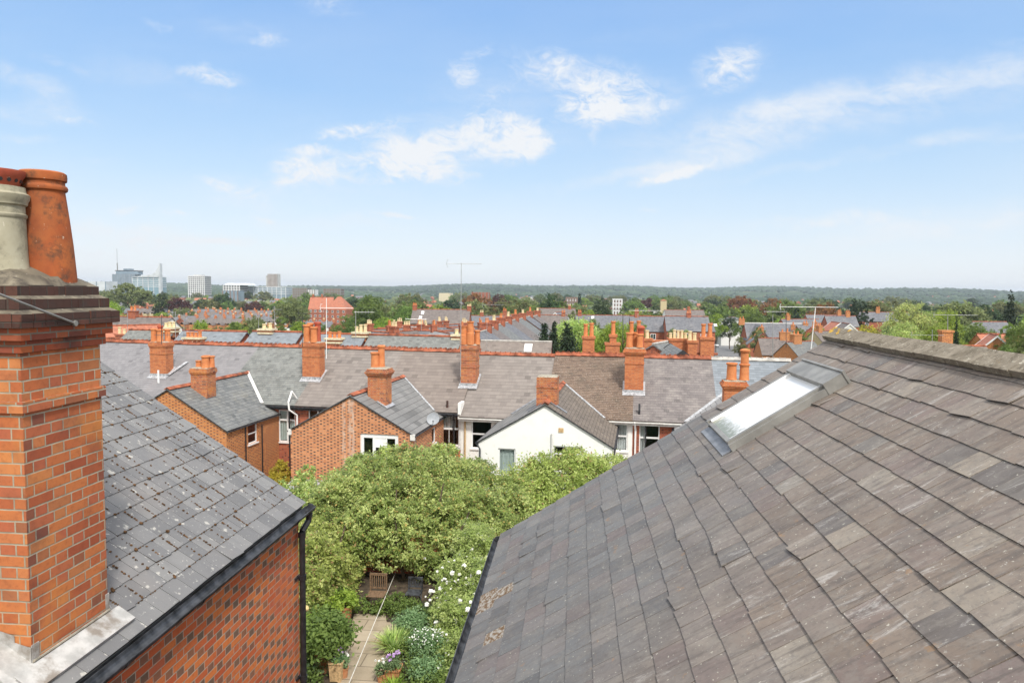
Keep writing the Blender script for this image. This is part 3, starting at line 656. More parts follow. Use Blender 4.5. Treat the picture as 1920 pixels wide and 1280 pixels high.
wall(g, (zz+.05, 1, -9), (0, 1, 0), (-1, 0, 0), LY-1-.07, 9+lz-.02)
wall(g, (zz+.05, 1, -9), (1, 0, 0), (0, -1, 0), lw-zz-.05, 9+lz-.02); g.face([(zz+.05, 1, lz-.02), (lw, 1, lz-.02), (xrl, 1, lroof(xrl)-.06)])
g.build('wall', 'brick_chequer', hl)
mb = MB(); mb.box(lw+.001, lw+.022, 1, LY-.02, lz-.17, lz-.03); mb.build('fascia', 'gutter_grey', hl)
gut = gutter(hl, (lx+.05, 1, lz-.07), (lx+.05, LY+.07, lz-.07), .06, (1, 0, 0))
mb = MB(); dp = lw+.07; ye = LY-.13
mb.path([(lx+.05, LY-.0, lz-.12), (lx+.05, LY-.0, lz-.22), (dp, ye, lz-.32), (dp, ye, -9)], .036, 12)
mb.tube((lx+.05, LY, lz-.11), (lx+.05, LY, lz-.17), .046, n=12); mb.tube((dp, ye, lz-.33), (dp, ye, lz-.39), .044, n=12)
for z in (-3.5, -4.75, -6.3, -7.6): mb.tube((dp, ye, z), (dp, ye, z+.06), .045, n=12); mb.box(lw, dp, ye-.012, ye+.012, z+.01, z+.04); mb.box(lw-.0, lw+.015, ye-.07, ye+.07, z+.01, z+.04)
mb.build('downpipe', 'iron_black', hl)
# the big stack
mb = MB(); mb.box(cx0, cx1, cy0, cy1, -3.0, -.425)
ch = mb.build('chimney', 'brick_chimney', hl)
mb = MB(); mb.box(cx0-.02, cx1+.022, cy0-.022, cy1+.022, -.80, -.73)
mb.build('string_course', 'brick_chimney', ch)
mb = MB()
for k, (e, z0, z1) in enumerate([(.028, -.42, -.345), (.062, -.341, -.262)]): mb.box(cx0-e, cx1+e, cy0-e, cy1+e, z0, z1)
mb.build('corbel', 'brick_corbel', ch)
mb = MB()
for e, z0, z1 in [(.098, -.258, -.175), (.052, -.155, -.085), (.006, -.065, .0)]:
    # worn bricks, laid one by one with slightly different faces
    for ax, a0, a1, b0, b1 in ((0, cx0-e, cx1+e, cy0-e, cy0-e+.1), (1, cy0-e+.1, cy1+e-.1, cx1+e-.1, cx1+e), (0, cx0-e, cx1+e, cy1+e-.1, cy1+e), (1, cy0-e+.1, cy1+e-.1, cx0-e, cx0-e+.1)):
        p_ = a0
        while p_ < a1-.02:
            q_ = min(a1, p_+random.choice([.105, .215])); j1, j2, j3 = random.uniform(-.006, .005), random.uniform(-.004, .004), random.uniform(-.004, .003)
            if ax == 0: mb.box(p_+.002, q_-.002, b0+(j1 if b0 < cy0+.2 else 0), b1+(-j1 if b0 > cy0+.2 else 0), z0+j3, z1+j2)
            else: mb.box(b0, b1+(-j1 if b0 > cx0+.2 else 0), p_+.002, q_-.002, z0+j3, z1+j2)
            p_ = q_
mb.build('capping_courses', 'brick_sooty', ch)
mb = MB()
for e, z0, z1 in [(.088, -.256, -.178), (.042, -.155, -.087), (-.004, -.065, -.004)]: mb.box(cx0-e, cx1+e, cy0-e, cy1+e, z0, z1)
mb.build('mortar_core', 'flaunching', ch)
mb = MB(); mx_, my_ = (cx0+cx1)/2, (cy0+cy1)/2; hx, hy = (cx1-cx0)/2, (cy1-cy0)/2
mb.frustum(mx_, my_, -.262, -.2585, hx+.09, hy+.09, hx+.09, hy+.09)
for e0, e1, z0, z1 in [(.09, .045, -.176, -.15), (.045, .0, -.086, -.06)]: mb.frustum(mx_, my_, z0, z1, hx+e0, hy+e0, hx+e1, hy+e1)
mb.build('mortar_ledge', 'flaunching', ch)
# domed flaunching
pts = []; n = 40; K = 7
for j in range(K+1):
    t = j/K
    for i in range(n):
        a = 2*math.pi*i/n; ca, sa = math.cos(a), math.sin(a)
        sq = 1/max(abs(ca), abs(sa)); k = sq*(1-t)+1.0*t; rr = (1-t*.97)
        pts.append((mx_+ca*k*rr*(hx+.0), my_+sa*k*rr*(hy+.0), -.002+.165*math.sin(t*math.pi/2)**.75+random.gauss(0, .006)*(j > 0)))
mb = MB(); mb.add(pts, [(j*n+i, j*n+(i+1) % n, (j+1)*n+(i+1) % n, (j+1)*n+i) for j in range(K) for i in range(n)]+[tuple(range(K*n, K*n+n))]); mb.build('flaunching', 'flaunching', ch, True)
mb = MB(); mb.lathe((-3.66, 4.73, -.02), [(.172, 0), (.168, .12), (.160, .3), (.147, .48), (.135, .62), (.131, .665), (.146, .675), (.150, .69), (.145, .705), (.134, .712), (.133, .732), (.146, .74), (.149, .765), (.147, .79), (.132, .80), (.112, .80), (.11, .5)], 40, (-.02, -.02), close=False)
mb.build('chimney_pot', 'pot_orange', ch, True)['label'] = 'tall tapering orange clay pot'
mb = MB(); c0 = (-3.80, 4.46, .02)
mb.lathe(c0, [(.20, 0), (.20, .025), (.175, .045), (.168, .06), (.162, .2), (.157, .42), (.166, .43), (.167, .445), (.157, .452), (.155, .5), (.17, .51), (.172, .53), (.182, .545), (.186, .575), (.165, .59), (.16, .625), (.13, .63)], 40)
cp = mb.build('chimney_pot', 'pot_cream', ch, True); cp['label'] = 'squat cream clay pot with rings'
mb = MB(); mb.lathe((c0[0], c0[1], .64), [(.12, 0), (.128, .01), (.148, .06), (.165, .085), (.165, .11), (.12, .112)], 40); lv = mb.build('louvre_cap', 'pot_red', ch, True)
mb = MB()
for i in range(18): a = 2*math.pi*i/18; p = Vector((c0[0]+.138*math.cos(a), c0[1]+.138*math.sin(a), .685)); d = Vector((math.cos(a), math.sin(a), -.3)).normalized(); mb.tube(p-d*.01, p+d*.006, .013, n=8)
mb.build('louvre_hole', 'charcoal', ch)
a = ray(0, 552); a = a*(-3.31/a.x); b_ = ray(140, 606); b_ = b_*((cx1+.098)/b_.x)
mb = MB(); mb.path([a+(a-b_)*.6, b_], .0085, 8); mb.tube(b_-Vector((.01, 0, 0)), b_+Vector((.012, 0, 0)), .02, n=8); mb.build('stay_rod', 'frame_grey', ch)
# lead
def lbox(mb, X0, X1, y0, y1, h0, h1):
    P = lambda X, y, h: Vector((X, y, lroof(X)))+NL*h
    mb.hexa([P(X0, y0, h0), P(X1, y0, h0), P(X1, y1, h0), P(X0, y1, h0)], [P(X0, y0, h1), P(X1, y0, h1), P(X1, y1, h1), P(X0, y1, h1)])
mb = MB(); lbox(mb, cx1, cx1+.135, cy0-.17, cy1+.10, -.02, .028); lbox(mb, cx0-.1, cx1+.02, cy0-.19, cy0, -.02, .022); lbox(mb, cx0-.1, cx1+.135, cy0-.25, cy0-.19, -.02, .034)
z = lroof(cx1); P = lambda X, h: (X, cy0-.006, lroof(X)+h)
for i in range(6):
    X1 = cx1-.11*i; X0 = X1-.11 if i else X1-.11
    top = lroof(X1)+.13+.0*i; top = math.floor(top/.075)*.075+.0
    mb.add([(X0, cy0-.006, lroof(X0)), (X1+(.004 if i == 0 else 0), cy0-.006, lroof(X1)), (X1+(.004 if i == 0 else 0), cy0-.006, top), (X0, cy0-.006, top+.03)], [(0, 1, 2, 3)])
mb.box(cx1+.001, cx1+.006, cy0-.006, cy0+.06, z, z+.14); mb.box(cx1+.001, cx1+.006, cy1-.03, cy1+.01, z, z+.16)
mb.build('flashing', 'lead_apron', ch)
mb = MB(); mb.path([(cx1+.012, cy0, z+.035), (cx1+.012, cy1, z+.035)], .009, 6); mb.build('mortar_fillet', 'mortar', ch)

# ================================================================== THE ROW OPPOSITE
RA = -R_(5.0); ROW = (Vector((0, 41.35, 0)), RA)
def toR(p): p = Vector(p)-ROW[0]; c, s = math.cos(-RA), math.sin(-RA); return Vector((p.x*c-p.y*s, p.x*s+p.y*c, p.z))
def RT(px, py, t):                     # pixel ray meets the upright plane at depth t behind the ridge line
    d = ray(px, py); n = Vector((-math.sin(RA), math.cos(RA), 0)); return toR(d*((ROW[0].dot(n)+t)/d.dot(n)))
def ridge_z(s): return -3.6-.004*(s+10)
TE, RS = -4.9, 2.8/4.9
def mz(s, t): return ridge_z(s)+t*RS     # rear slope of the main roofs
def ridge_tiles(mb, s0, s1, z, t=0., crest=True, r=.15):
    s = s0
    while s < s1-.01:
        e = min(s1, s+.3); j = random.gauss(0, .006)
        mb.slab([(s, t-r*1.35, z-.045+j), (e-.004, t-r*1.35, z-.045+j), (e-.004, t, z+.115+j), (s, t, z+.115+j)], .03)
        mb.slab([(s, t+r*1.35, z-.045+j), (e-.004, t+r*1.35, z-.045+j), (e-.004, t, z+.115+j), (s, t, z+.115+j)], .03)
        mb.box(s, s+.035, t-.05, t+.05, z+.08+j, z+.15+j)
        if crest: mb.box(s+.08, s+.22, t-.02, t+.02, z+.08+j, z+.18+j)
        s = e
def pots(parent, lst, mat='pot_clean'):
    for (x, y, z, h, r, *k) in lst:
        r *= 1.18; mb = MB(); kind = k[0] if k else 'plain'
        if kind == 'hood': prof = [(r, 0), (r*.97, h*.75), (r*.8, h*.78), (r*1.25, h*.80), (r*1.25, h*.83), (r*.8, h*.84), (r*1.3, h*.88), (r*1.1, h*.95), (r*.3, h)]
        elif kind == 'tall': prof = [(r*1.15, 0), (r*1.1, h*.5), (r*.95, h*.52), (r*.85, h*.93), (r*1.05, h*.95), (r*1.05, h), (r*.7, h)]
        else: prof = [(r*1.08, 0), (r*.98, h*.1), (r*.9, h*.86), (r*1.1, h*.89), (r*1.12, h*.97), (r*.9, h), (r*.7, h), (r*.68, h*.8)]
        mb.lathe((x, y, z), prof, 14, close=(kind == 'hood')); mb.build('chimney_pot', k[1] if len(k) > 1 else mat, parent, True)
def stack(parent, s0, s1, t0, t1, zb, zt, bands=(), mat='brick_stack', flash=None, cap='corbel'):
    mb = MB(); mb.box(s0, s1, t0, t1, zb, zt-.3)
    for b in bands: mb.box(s0-.025, s1+.025, t0-.025, t1+.025, b, b+.075)
    if cap == 'corbel':
        mb.box(s0-.03, s1+.03, t0-.03, t1+.03, zt-.3, zt-.225); mb.box(s0-.06, s1+.06, t0-.06, t1+.06, zt-.225, zt-.075); mb.box(s0-.03, s1+.03, t0-.03, t1+.03, zt-.075, zt-.0)
    elif cap == 'big':
        for e, a, b in ((.04, -.3, -.225), (.085, -.225, -.15), (.12, -.15, -.075), (.08, -.075, -.02), (.04, -.02, .06)): mb.box(s0-e, s1+e, t0-e, t1+e, zt+a, zt+b)
    else: mb.box(s0-.0, s1+.0, t0-.0, t1+.0, zt-.3, zt)
    c = mb.build('chimney', mat, parent)
    mb = MB(); mb.frustum((s0+s1)/2, (t0+t1)/2, zt+(.06 if cap == 'big' else 0), zt+.06+(.06 if cap == 'big' else 0), (s1-s0)/2, (t1-t0)/2, (s1-s0)/2-.12, (t1-t0)/2-.12)
    if cap == 'stone': mb.box(s0-.03, s1+.03, t0-.03, t1+.03, zt-.12, zt+.03)
    mb.build('flaunching', 'mortar' if cap != 'stone' else 'stone_cream', c)
    if flash:
        mb = MB(); fz = lambda t: mz((s0+s1)/2, t)
        e = .10
        mb.slab([(s0-e, t0-.22, fz(t0-.22)+.03), (s1+e, t0-.22, fz(t0-.22)+.03), (s1+e, t1+.1, fz(t1+.1)+.03), (s0-e, t1+.1, fz(t1+.1)+.03)], .05)
        mb.box(s0-.012, s1+.012, t0-.012, t0+.1, fz(t0)-.2, fz(t0)+.16)
        mb.build('flashing', flash, c)
    return c
def rpipe(parent, pts, r=.04, mat='upvc_white', name='downpipe'):
    mb = MB(); mb.path(pts, r, 8); mb.build(name, mat, parent)

GZ = -11.5; TW = TE+.28                  # ground at the rear walls; wall plane under the eave
def row_house(s0, s1, label, roof, wallm, ops=(), ridge='clay_ridge', dz=0., te=TE, group=None, crest=True, gut='gutter_grey'):
    sc = (s0+s1)/2; h = thing('terraced_house', label, 'house', (sc, -TW if False else TW, GZ), ROW, group)
    za, zb = ridge_z(s0)+dz, ridge_z(s1)+dz; ea, eb = za+te*RS, zb+te*RS
    mb = MB(); mb.slab([(s0, te, ea), (s1, te, eb), (s1, 0, zb), (s0, 0, za)], .07); mb.build('roof', roof, h)
    mb = MB(); mb.slab([(s0, 0, za), (s1, 0, zb), (s1, 4.7, zb-2.7), (s0, 4.7, za-2.7)], .07); mb.build('front_roof', roof, h)
    mb = MB(); ridge_tiles(mb, s0, s1, (za+zb)/2, crest=crest); mb.build('ridge_tiles', ridge, h)
    zt = min(ea, eb)-.06-GZ+.12
    mb = MB(); wall(mb, (s0, TW, GZ), (1, 0, 0), (0, -1, 0), s1-s0, zt, [(a-s0, b-s0, c-GZ, d-GZ) for a, b, c, d in ops])
    wall(mb, (s0, 4.6, GZ), (1, 0, 0), (0, 1, 0), s1-s0, za-2.7-GZ)
    mb.face([(s0, TW, GZ), (s0, TW, ea-.1), (s0, 0, za-.1), (s0, 4.6, za-2.75), (s0, 4.6, GZ)]); mb.face([(s1, 4.6, GZ), (s1, 4.6, zb-2.75), (s1, 0, zb-.1), (s1, TW, eb-.1), (s1, TW, GZ)])
    mb.build('wall', wallm, h)
    gutter(h, (s0, te-.03, ea-.1), (s1, te-.03, eb-.1), .055, (0, -1, 0), gut)
    mb = MB(); mb.box(s0, s1, te+.02, te+.045, min(ea, eb)-.24, min(ea, eb)-.07); mb.build('fascia', 'fascia_white' if gut != 'gutter_grey' else 'gutter_grey', h)
    return h
def rwin(h, o, *a, **k):
    s0 = 0.; return window(h, (0, TW, GZ), (1, 0, 0), (0, -1, 0), (o[0], o[1], o[2]-GZ, o[3]-GZ), *a, **k)
def pxwin(x0, x1, y0, y1, t=TW):         # window extents from the picture, as metres on the wall
    a = RT(x0, y0, t); b = RT(x1, y1, t); return (a.x, b.x, b.z, a.z)
def extension(h, sc, hw, t0, zr_, ze_, roof, wallm, ridge='clay_ridge', gable_ops=(), side_ops=(), side=1, zb=GZ, roofL=None, tj=None):
    """rear wing: gable at t0, ridge runs back into the main slope"""
    tj = (zr_-ridge_z(sc))/RS if tj is None else tj
    tm = TE
    for sg, rm in ((-1, roofL or roof), (1, roof)):
        mb = MB(); zem = mz(sc, tm)+.01; sm = sc+sg*hw*(zr_-zem)/(zr_-ze_)
        mb.slab([(sc, t0-.06, zr_), (sc+sg*(hw+.06), t0-.06, ze_-.03), (sc+sg*(hw+.06), TW, ze_-.03), (sm, tm, zem), (sc, tj, zr_)], .06)
        mb.build('wing_roof', rm, h)
    if ridge:
        mb = MB(); t = t0-.06
        while t < tj:
            e = min(tj+.1, t+.45); j = random.gauss(0, .005)
            for sg in (-1, 1): mb.slab([(sc, t, zr_+.10+j), (sc, e-.005, zr_+.10+j), (sc+sg*.17, e-.005, zr_-.01+j), (sc+sg*.17, t, zr_-.01+j)], .03)
            t = e
        mb.build('wing_ridge', ridge, h)
    mb = MB(); wall(mb, (sc-hw, t0, zb), (1, 0, 0), (0, -1, 0), 2*hw, ze_-.05-zb, [(a-(sc-hw), b-(sc-hw), c-zb, d-zb) for a, b, c, d in gable_ops])
    mb.face([(sc-hw, t0, ze_-.05), (sc+hw, t0, ze_-.05), (sc, t0, zr_-.05)])
    wall(mb, (sc+hw, t0, zb), (0, 1, 0), (1, 0, 0), TW-t0, ze_-.02-zb, [(a, b, c-zb, d-zb) for a, b, c, d in side_ops] if side == 1 else ())
    wall(mb, (sc-hw, t0, zb), (0, 1, 0), (-1, 0, 0), TW-t0, ze_-.02-zb, [(a, b, c-zb, d-zb) for a, b, c, d in side_ops] if side == -1 else ())
    mb.build('wing_wall', wallm, h)
    mb = MB()
    for sg in (-1, 1): mb.slab([(sc, t0-.075, zr_-.02), (sc+sg*(hw+.08), t0-.075, ze_-.05), (sc+sg*(hw+.08), t0-.045, ze_-.05), (sc, t0-.045, zr_-.02)], .05)
    mb.build('verge', 'gutter_grey', h)
    for sg in (-1, 1): gutter(h, (sc+sg*(hw+.1), t0-.05, ze_-.09), (sc+sg*(hw+.1), TW, ze_-.09), .05, (sg, 0, 0), name='wing_gutter')
    return tj
def valley(h, sc, hw, zr_, ze_, sg, tj, mat='fascia_white', w_=.1):
    zem = mz(sc, TE)+.02; sm = sc+sg*hw*(zr_-zem)/(zr_-ze_); a = Vector((sc, tj, zr_+.03)); b = Vector((sm, TE, zem+.03)); mb = MB()
    d = Vector((w_, 0, 0)); up = Vector((0, 0, .03)); mb.hexa([a-d, b-d, b+d, a+d] if sg < 0 else [a+d, b+d, b-d, a-d], [a-d+up, b-d+up, b+d+up, a+d+up] if sg < 0 else [a+d+up, b+d+up, b-d+up, a-d+up])
    mb.build('valley_strip', mat, h)

# --- houses from left to right
row_house(-34.2, -29.4, 'end terraced house with pale grey slates, half hidden behind the big stack', 'slate_pale', 'brick_red')
h1 = row_house(-29.4, -24.5, 'terraced house under flecked pale grey slates, left of the leftmost opposite stack', 'slate_pale', 'brick_red')
mb = MB(); a = toR(atY(263, 722, 38.3)); s_, t_ = a.x, -3.6; mb.tube((s_, t_, mz(s_, t_)), (s_, t_, mz(s_, t_)+.75), .055, n=12); mb.build('vent_pipe', 'upvc_white', h1)
h2 = row_house(-24.5, -19.6, 'terraced house with smooth plain grey roof right of the leftmost opposite stack', 'slate_smooth', 'brick_red')
h3 = row_house(-19.6, -14.9, 'terraced house with mottled green-grey slates and orange rear wing with black-flecked gable', 'slate_mottled', 'brick_red', [pxwin(522, 554, 768, 829)])
o = pxwin(522, 554, 768, 829); rwin(h3, o, 'casement', curt=[(.03, .5, .05, .97, 'blind'), (.56, .95, .05, .7, 'blind')])
# stack on the party wall
c = stack(h2, -25.0, -23.95, -3.05, -2.35, -5.6, RT(300, 641, -2.7).z, (RT(300, 664, -3).z, RT(300, 652, -3).z), flash='lead')
zt = RT(300, 641, -2.7).z+.03
pots(c, [(-24.83, -2.85, zt, .78, .155), (-24.4, -2.9, zt, .74, .16), (-24.15, -2.55, zt, .74, .15), (-24.62, -2.55, zt, .95, .13, 'plain', 'pot_red')])
mb = MB(); a = Vector((-23.93, -3.05, -5.25)); mb.slab([a+Vector((-.02, 0, .08)), a+Vector((.2, 0, .08)), a+Vector((.65, 1.2, .76)), a+Vector((.45, 1.2, .76))], .03); mb.build('flashing', 'lead', c)
c = stack(h3, -15.4, -14.35, -2.85, -2.15, -5.5, RT(588, 642, -2.6).z, (RT(588, 669, -2.8).z,), flash='lead')
zt = RT(588, 642, -2.6).z+.03
pots(c, [(-15.2, -2.65, zt, 1.0, .165), (-14.75, -2.7, zt, .88, .17), (-14.68, -2.35, zt, 1.15, .16, 'plain', 'pot_red'), (-15.12, -2.35, zt, 1.08, .15)])
# left wing
W3 = (-19.05, 3.1, -9.75, -4.97, -6.86)
sw = [(1.95, 2.85, -8.0, -6.95)]
tj = extension(h3, *W3, 'slate_dark', 'brick_orange', side_ops=sw); valley(h3, W3[0], W3[1], W3[3], W3[4], 1, tj)
window(h3, (W3[0]+W3[1], W3[2], 0), (0, 1, 0), (1, 0, 0), sw[0], 'sash1')
rpipe(h3, [(W3[0]+W3[1]+.07, W3[2]+1.6, -6.95), (W3[0]+W3[1]+.07, W3[2]+1.6, -9.5)], .035, 'iron_black')
rpipe(h3, [(W3[0]+W3[1]+.07, W3[2]+3.2, -7.2), (W3[0]+W3[1]+.07, W3[2]+3.2, GZ)], .035, 'iron_black')
c = stack(h3, W3[0]-.0+.2, W3[0]+1.1, -8.2, -7.4, -5.6, RT(370, 690, -8).z, cap='corbel', mat='brick_chimney'); zt = RT(370, 690, -8).z+.03
pots(c, [(W3[0]+.42, -7.8, zt, .35, .14), (W3[0]+.88, -7.95, zt, .6, .17), (W3[0]+.72, -7.6, zt, .6, .16), (W3[0]+.98, -7.6, zt, .58, .15)])
# party houses
o4 = pxwin(578, 612, 766, 830)
h4 = row_house(-14.9, -10.25, 'terraced house with plain beige tiles just right of the second opposite stack', 'tile_beige', 'brick_red', [o4])
rwin(h4, o4, 'casement')
a = RT(563, 748, TE+.3); b_ = RT(571, 790, TW)
rpipe(h3, [(-15.0, -4.3, mz(-15, -4.3)-.1), (-15.12, TE+.2, -5.65), (-15.15, TE-.16, -6.2), (-15.1, TE-.16, -6.62), (-14.82, TW-.1, -6.95), (-14.82, TW-.1, -9.5)], .05, name='soil_pipe')
rpipe(h3, [(-15.02, TE-.06, -6.5), (-15.28, TW-.08, -6.85), (-15.28, TW-.08, GZ)], .04, 'iron_black')
o5 = pxwin(822, 861, 771, 836)
h5 = row_house(-10.25, -5.6, 'terraced house with taupe tiles, tied-curtain sash window and big dark-flecked brick gable wing', 'tile_taupe', 'brick_chequer', [o5])
rwin(h5, o5, 'sash', curt=[(.06, .5, .52, .95, 'curtain'), (.5, .8, .52, .95, 'curtain')])
mb = MB(); mb.box(o5[0]-.12, o5[1]+.12, TW-.03, TW-.001, o5[2]-.2, o5[2]-.075); mb.box(o5[0]-.12, o5[0]-.005, TW-.03, TW-.001, o5[2]-.07, o5[3]+.1); mb.box(o5[1]+.005, o5[1]+.12, TW-.03, TW-.001, o5[2]-.07, o5[3]+.1); mb.build('window_surround', 'fascia_white', h5)
W5 = (-9.55, 3.02, -9.85, -4.93, -6.63)
go = [(RT(675, 816, W5[2]).x, RT(747, 816, W5[2]).x, RT(711, 864, W5[2]).z, RT(711, 814, W5[2]).z)]
so5 = [(3.1, 3.75, -7.75, -6.95)]
tj = extension(h5, *W5, 'slate_ext', 'brick_gable', gable_ops=go, side_ops=so5); valley(h5, W5[0], W5[1], W5[3], W5[4], 1, tj, 'lead', .05)
window(h5, (0, W5[2], 0), (1, 0, 0), (0, -1, 0), go[0], 'triple')
window(h5, (W5[0]+W5[1], W5[2], 0), (0, 1, 0), (1, 0, 0), so5[0], 'plain')
for sg in (-1, 1):
    mb = MB(); x = W5[0]+sg*(W5[1]-.02); mb.box(x-.09, x+.09+.04*sg, W5[2]-.10, W5[2]-.004, -6.9, -6.63); mb.build('kneeler', 'fascia_white', h5)
c = stack(h5, -9.2, -8.3, -8.6, -7.75, -5.7, RT(688, 692, -8.2).z, cap='big', mat='brick_chimney'); zt = RT(688, 692, -8.2).z+.12
pots(c, [(-9.0, -8.15, zt, .72, .17, 'plain'), (-8.75, -7.95, zt, 1.05, .15, 'plain')])
mb = MB(); mb.slab([(-9.55+.85, -8.75, -5.33), (-9.55+1.4, -8.75, -5.66), (-9.55+1.4, -7.6, -5.66), (-9.55+.85, -7.6, -5.33)], .03); mb.build('flashing', 'lead', c)
c = stack(h5, -6.05, -5.2, -2.9, -2.05, -6.1, RT(880, 646, -2.4).z, (RT(880, 676, -3).z, RT(880, 690, -3).z), mat='brick_chimney', flash='lead')
zt = RT(883, 646, -2.4).z+.03
pots(c, [(-5.92, -2.7, zt, 1.02, .165, 'tall'), (-5.55, -2.72, zt, 1.28, .17, 'tall'), (-5.25, -2.35, zt, .78, .14), (-5.6, -2.3, zt, .9, .14)])
# roof step between the two houses, white barge end and small flues
mb = MB(); mb.box(-5.68, -5.53, TE-.02, -4.1, mz(-5.6, TE)-.35, mz(-5.6, TE)+.5); mb.build('party_wall_end', 'render_white', h5)
mb = MB(); mb.tube((-6.35, TE+.35, mz(-6, TE+.35)), (-6.35, TE+.35, mz(-6, TE+.35)+.35), .06, n=8); mb.build('flue', 'brick_sooty', h5)
rpipe(h5, [(-5.95, TE-.05, -6.6), (-5.95, TW-.07, -6.85), (-5.95, TW-.07, GZ)], .045, 'iron_black')
# white house
dz6 = -.10
o6 = pxwin(884, 922, 785, 842)
h6 = row_house(-5.6, -1.15, 'terraced house with beige tiles and white painted rear wall beside the white gable', 'tile_beige', 'painted_white_brick', [o6], dz=dz6, te=TE-.12, gut='fascia_white', crest=False)
rwin(h6, o6, 'sash1')
rpipe(h6, [(-5.35, TW-.06, -6.8), (-5.35, TW-.06, GZ)], .05, 'timber_pale')
W6 = (-.45, 3.0, -9.85, -4.99, -6.78)
o7 = pxwin(1142, 1176, 788, 846)
h7 = row_house(-1.15, 3.35, 'terraced house with brown mossy tiles and the big white painted gable wing', 'tile_mossy', 'painted_white_brick', [o7], te=TE-.02, gut='fascia_white')
rwin(h7, o7, 'sash1', curt=[(.05, .4, .04, .97, 'curtain'), (.45, .95, .04, .97, 'curtain')])
gw = [(RT(941, 0, W6[2]).x, RT(975, 0, W6[2]).x, RT(958, 890, W6[2]).z, RT(958, 841, W6[2]).z), (RT(1048, 0, W6[2]).x, RT(1104, 0, W6[2]).x, RT(1075, 885, W6[2]).z, RT(1075, 837, W6[2]).z)]
tj = extension(h7, *W6, 'tile_brown', 'painted_white_brick', gable_ops=gw, roofL='slate_ext'); valley(h7, W6[0], W6[1], W6[3], W6[4], 1, tj, 'lead', .05); valley(h7, W6[0], W6[1], W6[3], W6[4], -1, tj, 'lead_dark', .05)
window(h7, (0, W6[2], 0), (1, 0, 0), (0, -1, 0), gw[0], 'plain', curt=[(.05, .95, .04, .97, 'blind')]); window(h7, (0, W6[2], 0), (1, 0, 0), (0, -1, 0), gw[1], 'casement')
mb = MB(); v0 = RT(1036, 812, W6[2]); mb.tube((v0.x, W6[2]-.06, -9.5), (v0.x, W6[2]-.06, v0.z), .055, n=10); mb.build('vent_pipe', 'fascia_white', h7)
v0 = RT(1052, 806, W6[2]); mb = MB(); mb.box(v0.x-.11, v0.x+.11, W6[2]-.03, W6[2]-.001, v0.z-.1, v0.z+.1); mb.build('air_brick', 'timber_pale', h7)
rpipe(h7, [(W6[0]-3.1, W6[2]-.02, -6.9), (W6[0]-2.92, W6[2]-.06, -7.15), (W6[0]-2.92, W6[2]-.06, GZ)], .035, 'gutter_grey')
rpipe(h7, [(W6[0]+3.1, W6[2]-.02, -6.9), (W6[0]+3.06, W6[2]-.06, -7.3), (W6[0]+3.06, W6[2]-.06, GZ)], .035, 'iron_black')
a, b_ = RT(1006, 740, -8.9), RT(1044, 740, -8.9)
c = stack(h7, a.x, b_.x, -8.95, -8.1, -5.7, RT(1024, 707, -8.9).z, cap='plain', mat='brick_chimney', bands=(RT(1024, 727, -8.9).z,))
mb = MB(); mb.slab([(W6[0], -9.1, W6[3]+.05), (W6[0]+.9, -9.1, W6[3]-.5), (W6[0]+.9, -8.8, W6[3]-.5), (W6[0], -8.8, W6[3]+.05)], .02); mb.slab([(W6[0], -9.1, W6[3]+.05), (W6[0]-.9, -9.1, W6[3]-.5), (W6[0]-.9, -8.8, W6[3]-.5), (W6[0], -8.8, W6[3]+.05)], .02); mb.build('flashing', 'lead_dark', c)
c = stack(h7, 2.87, 3.85, -2.95, -2.2, -5.7, RT(1188, 655, -2.7).z, (RT(1188, 683, -3).z,), flash='lead', cap='big'); zt = RT(1188, 655, -2.7).z+.12
pots(c, [(3.08, -2.7, zt, .78, .155, 'plain', 'pot_clean'), (3.38, -2.35, zt, .78, .15), (3.62, -2.75, zt, .72, .15, 'plain', 'pot_clean'), (3.66, -2.4, zt+.0, 1.15, .15, 'hood', 'pot_red')])
mb = MB(); v0 = RT(1197, 778, TE+.5); mb.box(3.62, 3.72, TE+.42, TE+.5, mz(3.6, TE+.4), mz(3.6, TE+.4)+.55); mb.build('flue', 'gutter_grey', h7)
o8 = pxwin(1199, 1236, 789, 852)
h8 = row_house(3.35, 7.55, 'terraced house with purplish grey slates and dark sash window, right of the tall opposite stack', 'slate_purple', 'brick_red', [o8], gut='fascia_white')
rwin(h8, o8, 'sash1', curt=[(.03, .3, .04, .97, 'curtain')])
rpipe(h8, [(3.45, TE-.05, -6.55), (3.5, TW-.08, -7.0), (3.5, TW-.08, GZ)], .05, 'upvc_white'); rpipe(h8, [(4.0, TW-.06, -6.7), (4.0, TW-.06, GZ)], .04, 'gutter_grey')
a = RT(1262, 790, TE); W8 = (a.x+3.15, 3.05, -9.8, -4.95, -6.75)
h9 = row_house(7.55, 11.75, 'end terraced house with blue-grey slates and grey ridge, right of the purplish slates', 'slate_blue', 'brick_red', ridge='clay_ridge_pale', crest=False)
tj = extension(h9, *W8, 'slate_light_ext', 'brick_red'); valley(h9, W8[0], W8[1], W8[3], W8[4], -1, tj, 'lead', .09)
a, b_ = RT(1356, 740, -8.2), RT(1396, 740, -8.2)
c = stack(h9, a.x, b_.x, -8.6, -7.8, -5.6, RT(1376, 716, -8.2).z, cap='big'); zt = RT(1376, 716, -8.2).z+.12
pots(c, [(a.x+.32, -8.3, zt, .75, .19, 'plain'), (a.x+.86, -8.3, zt, .72, .18, 'plain')]); pots(c, [(a.x+.86, -8.3, zt+.7, .68, .15, 'hood')])
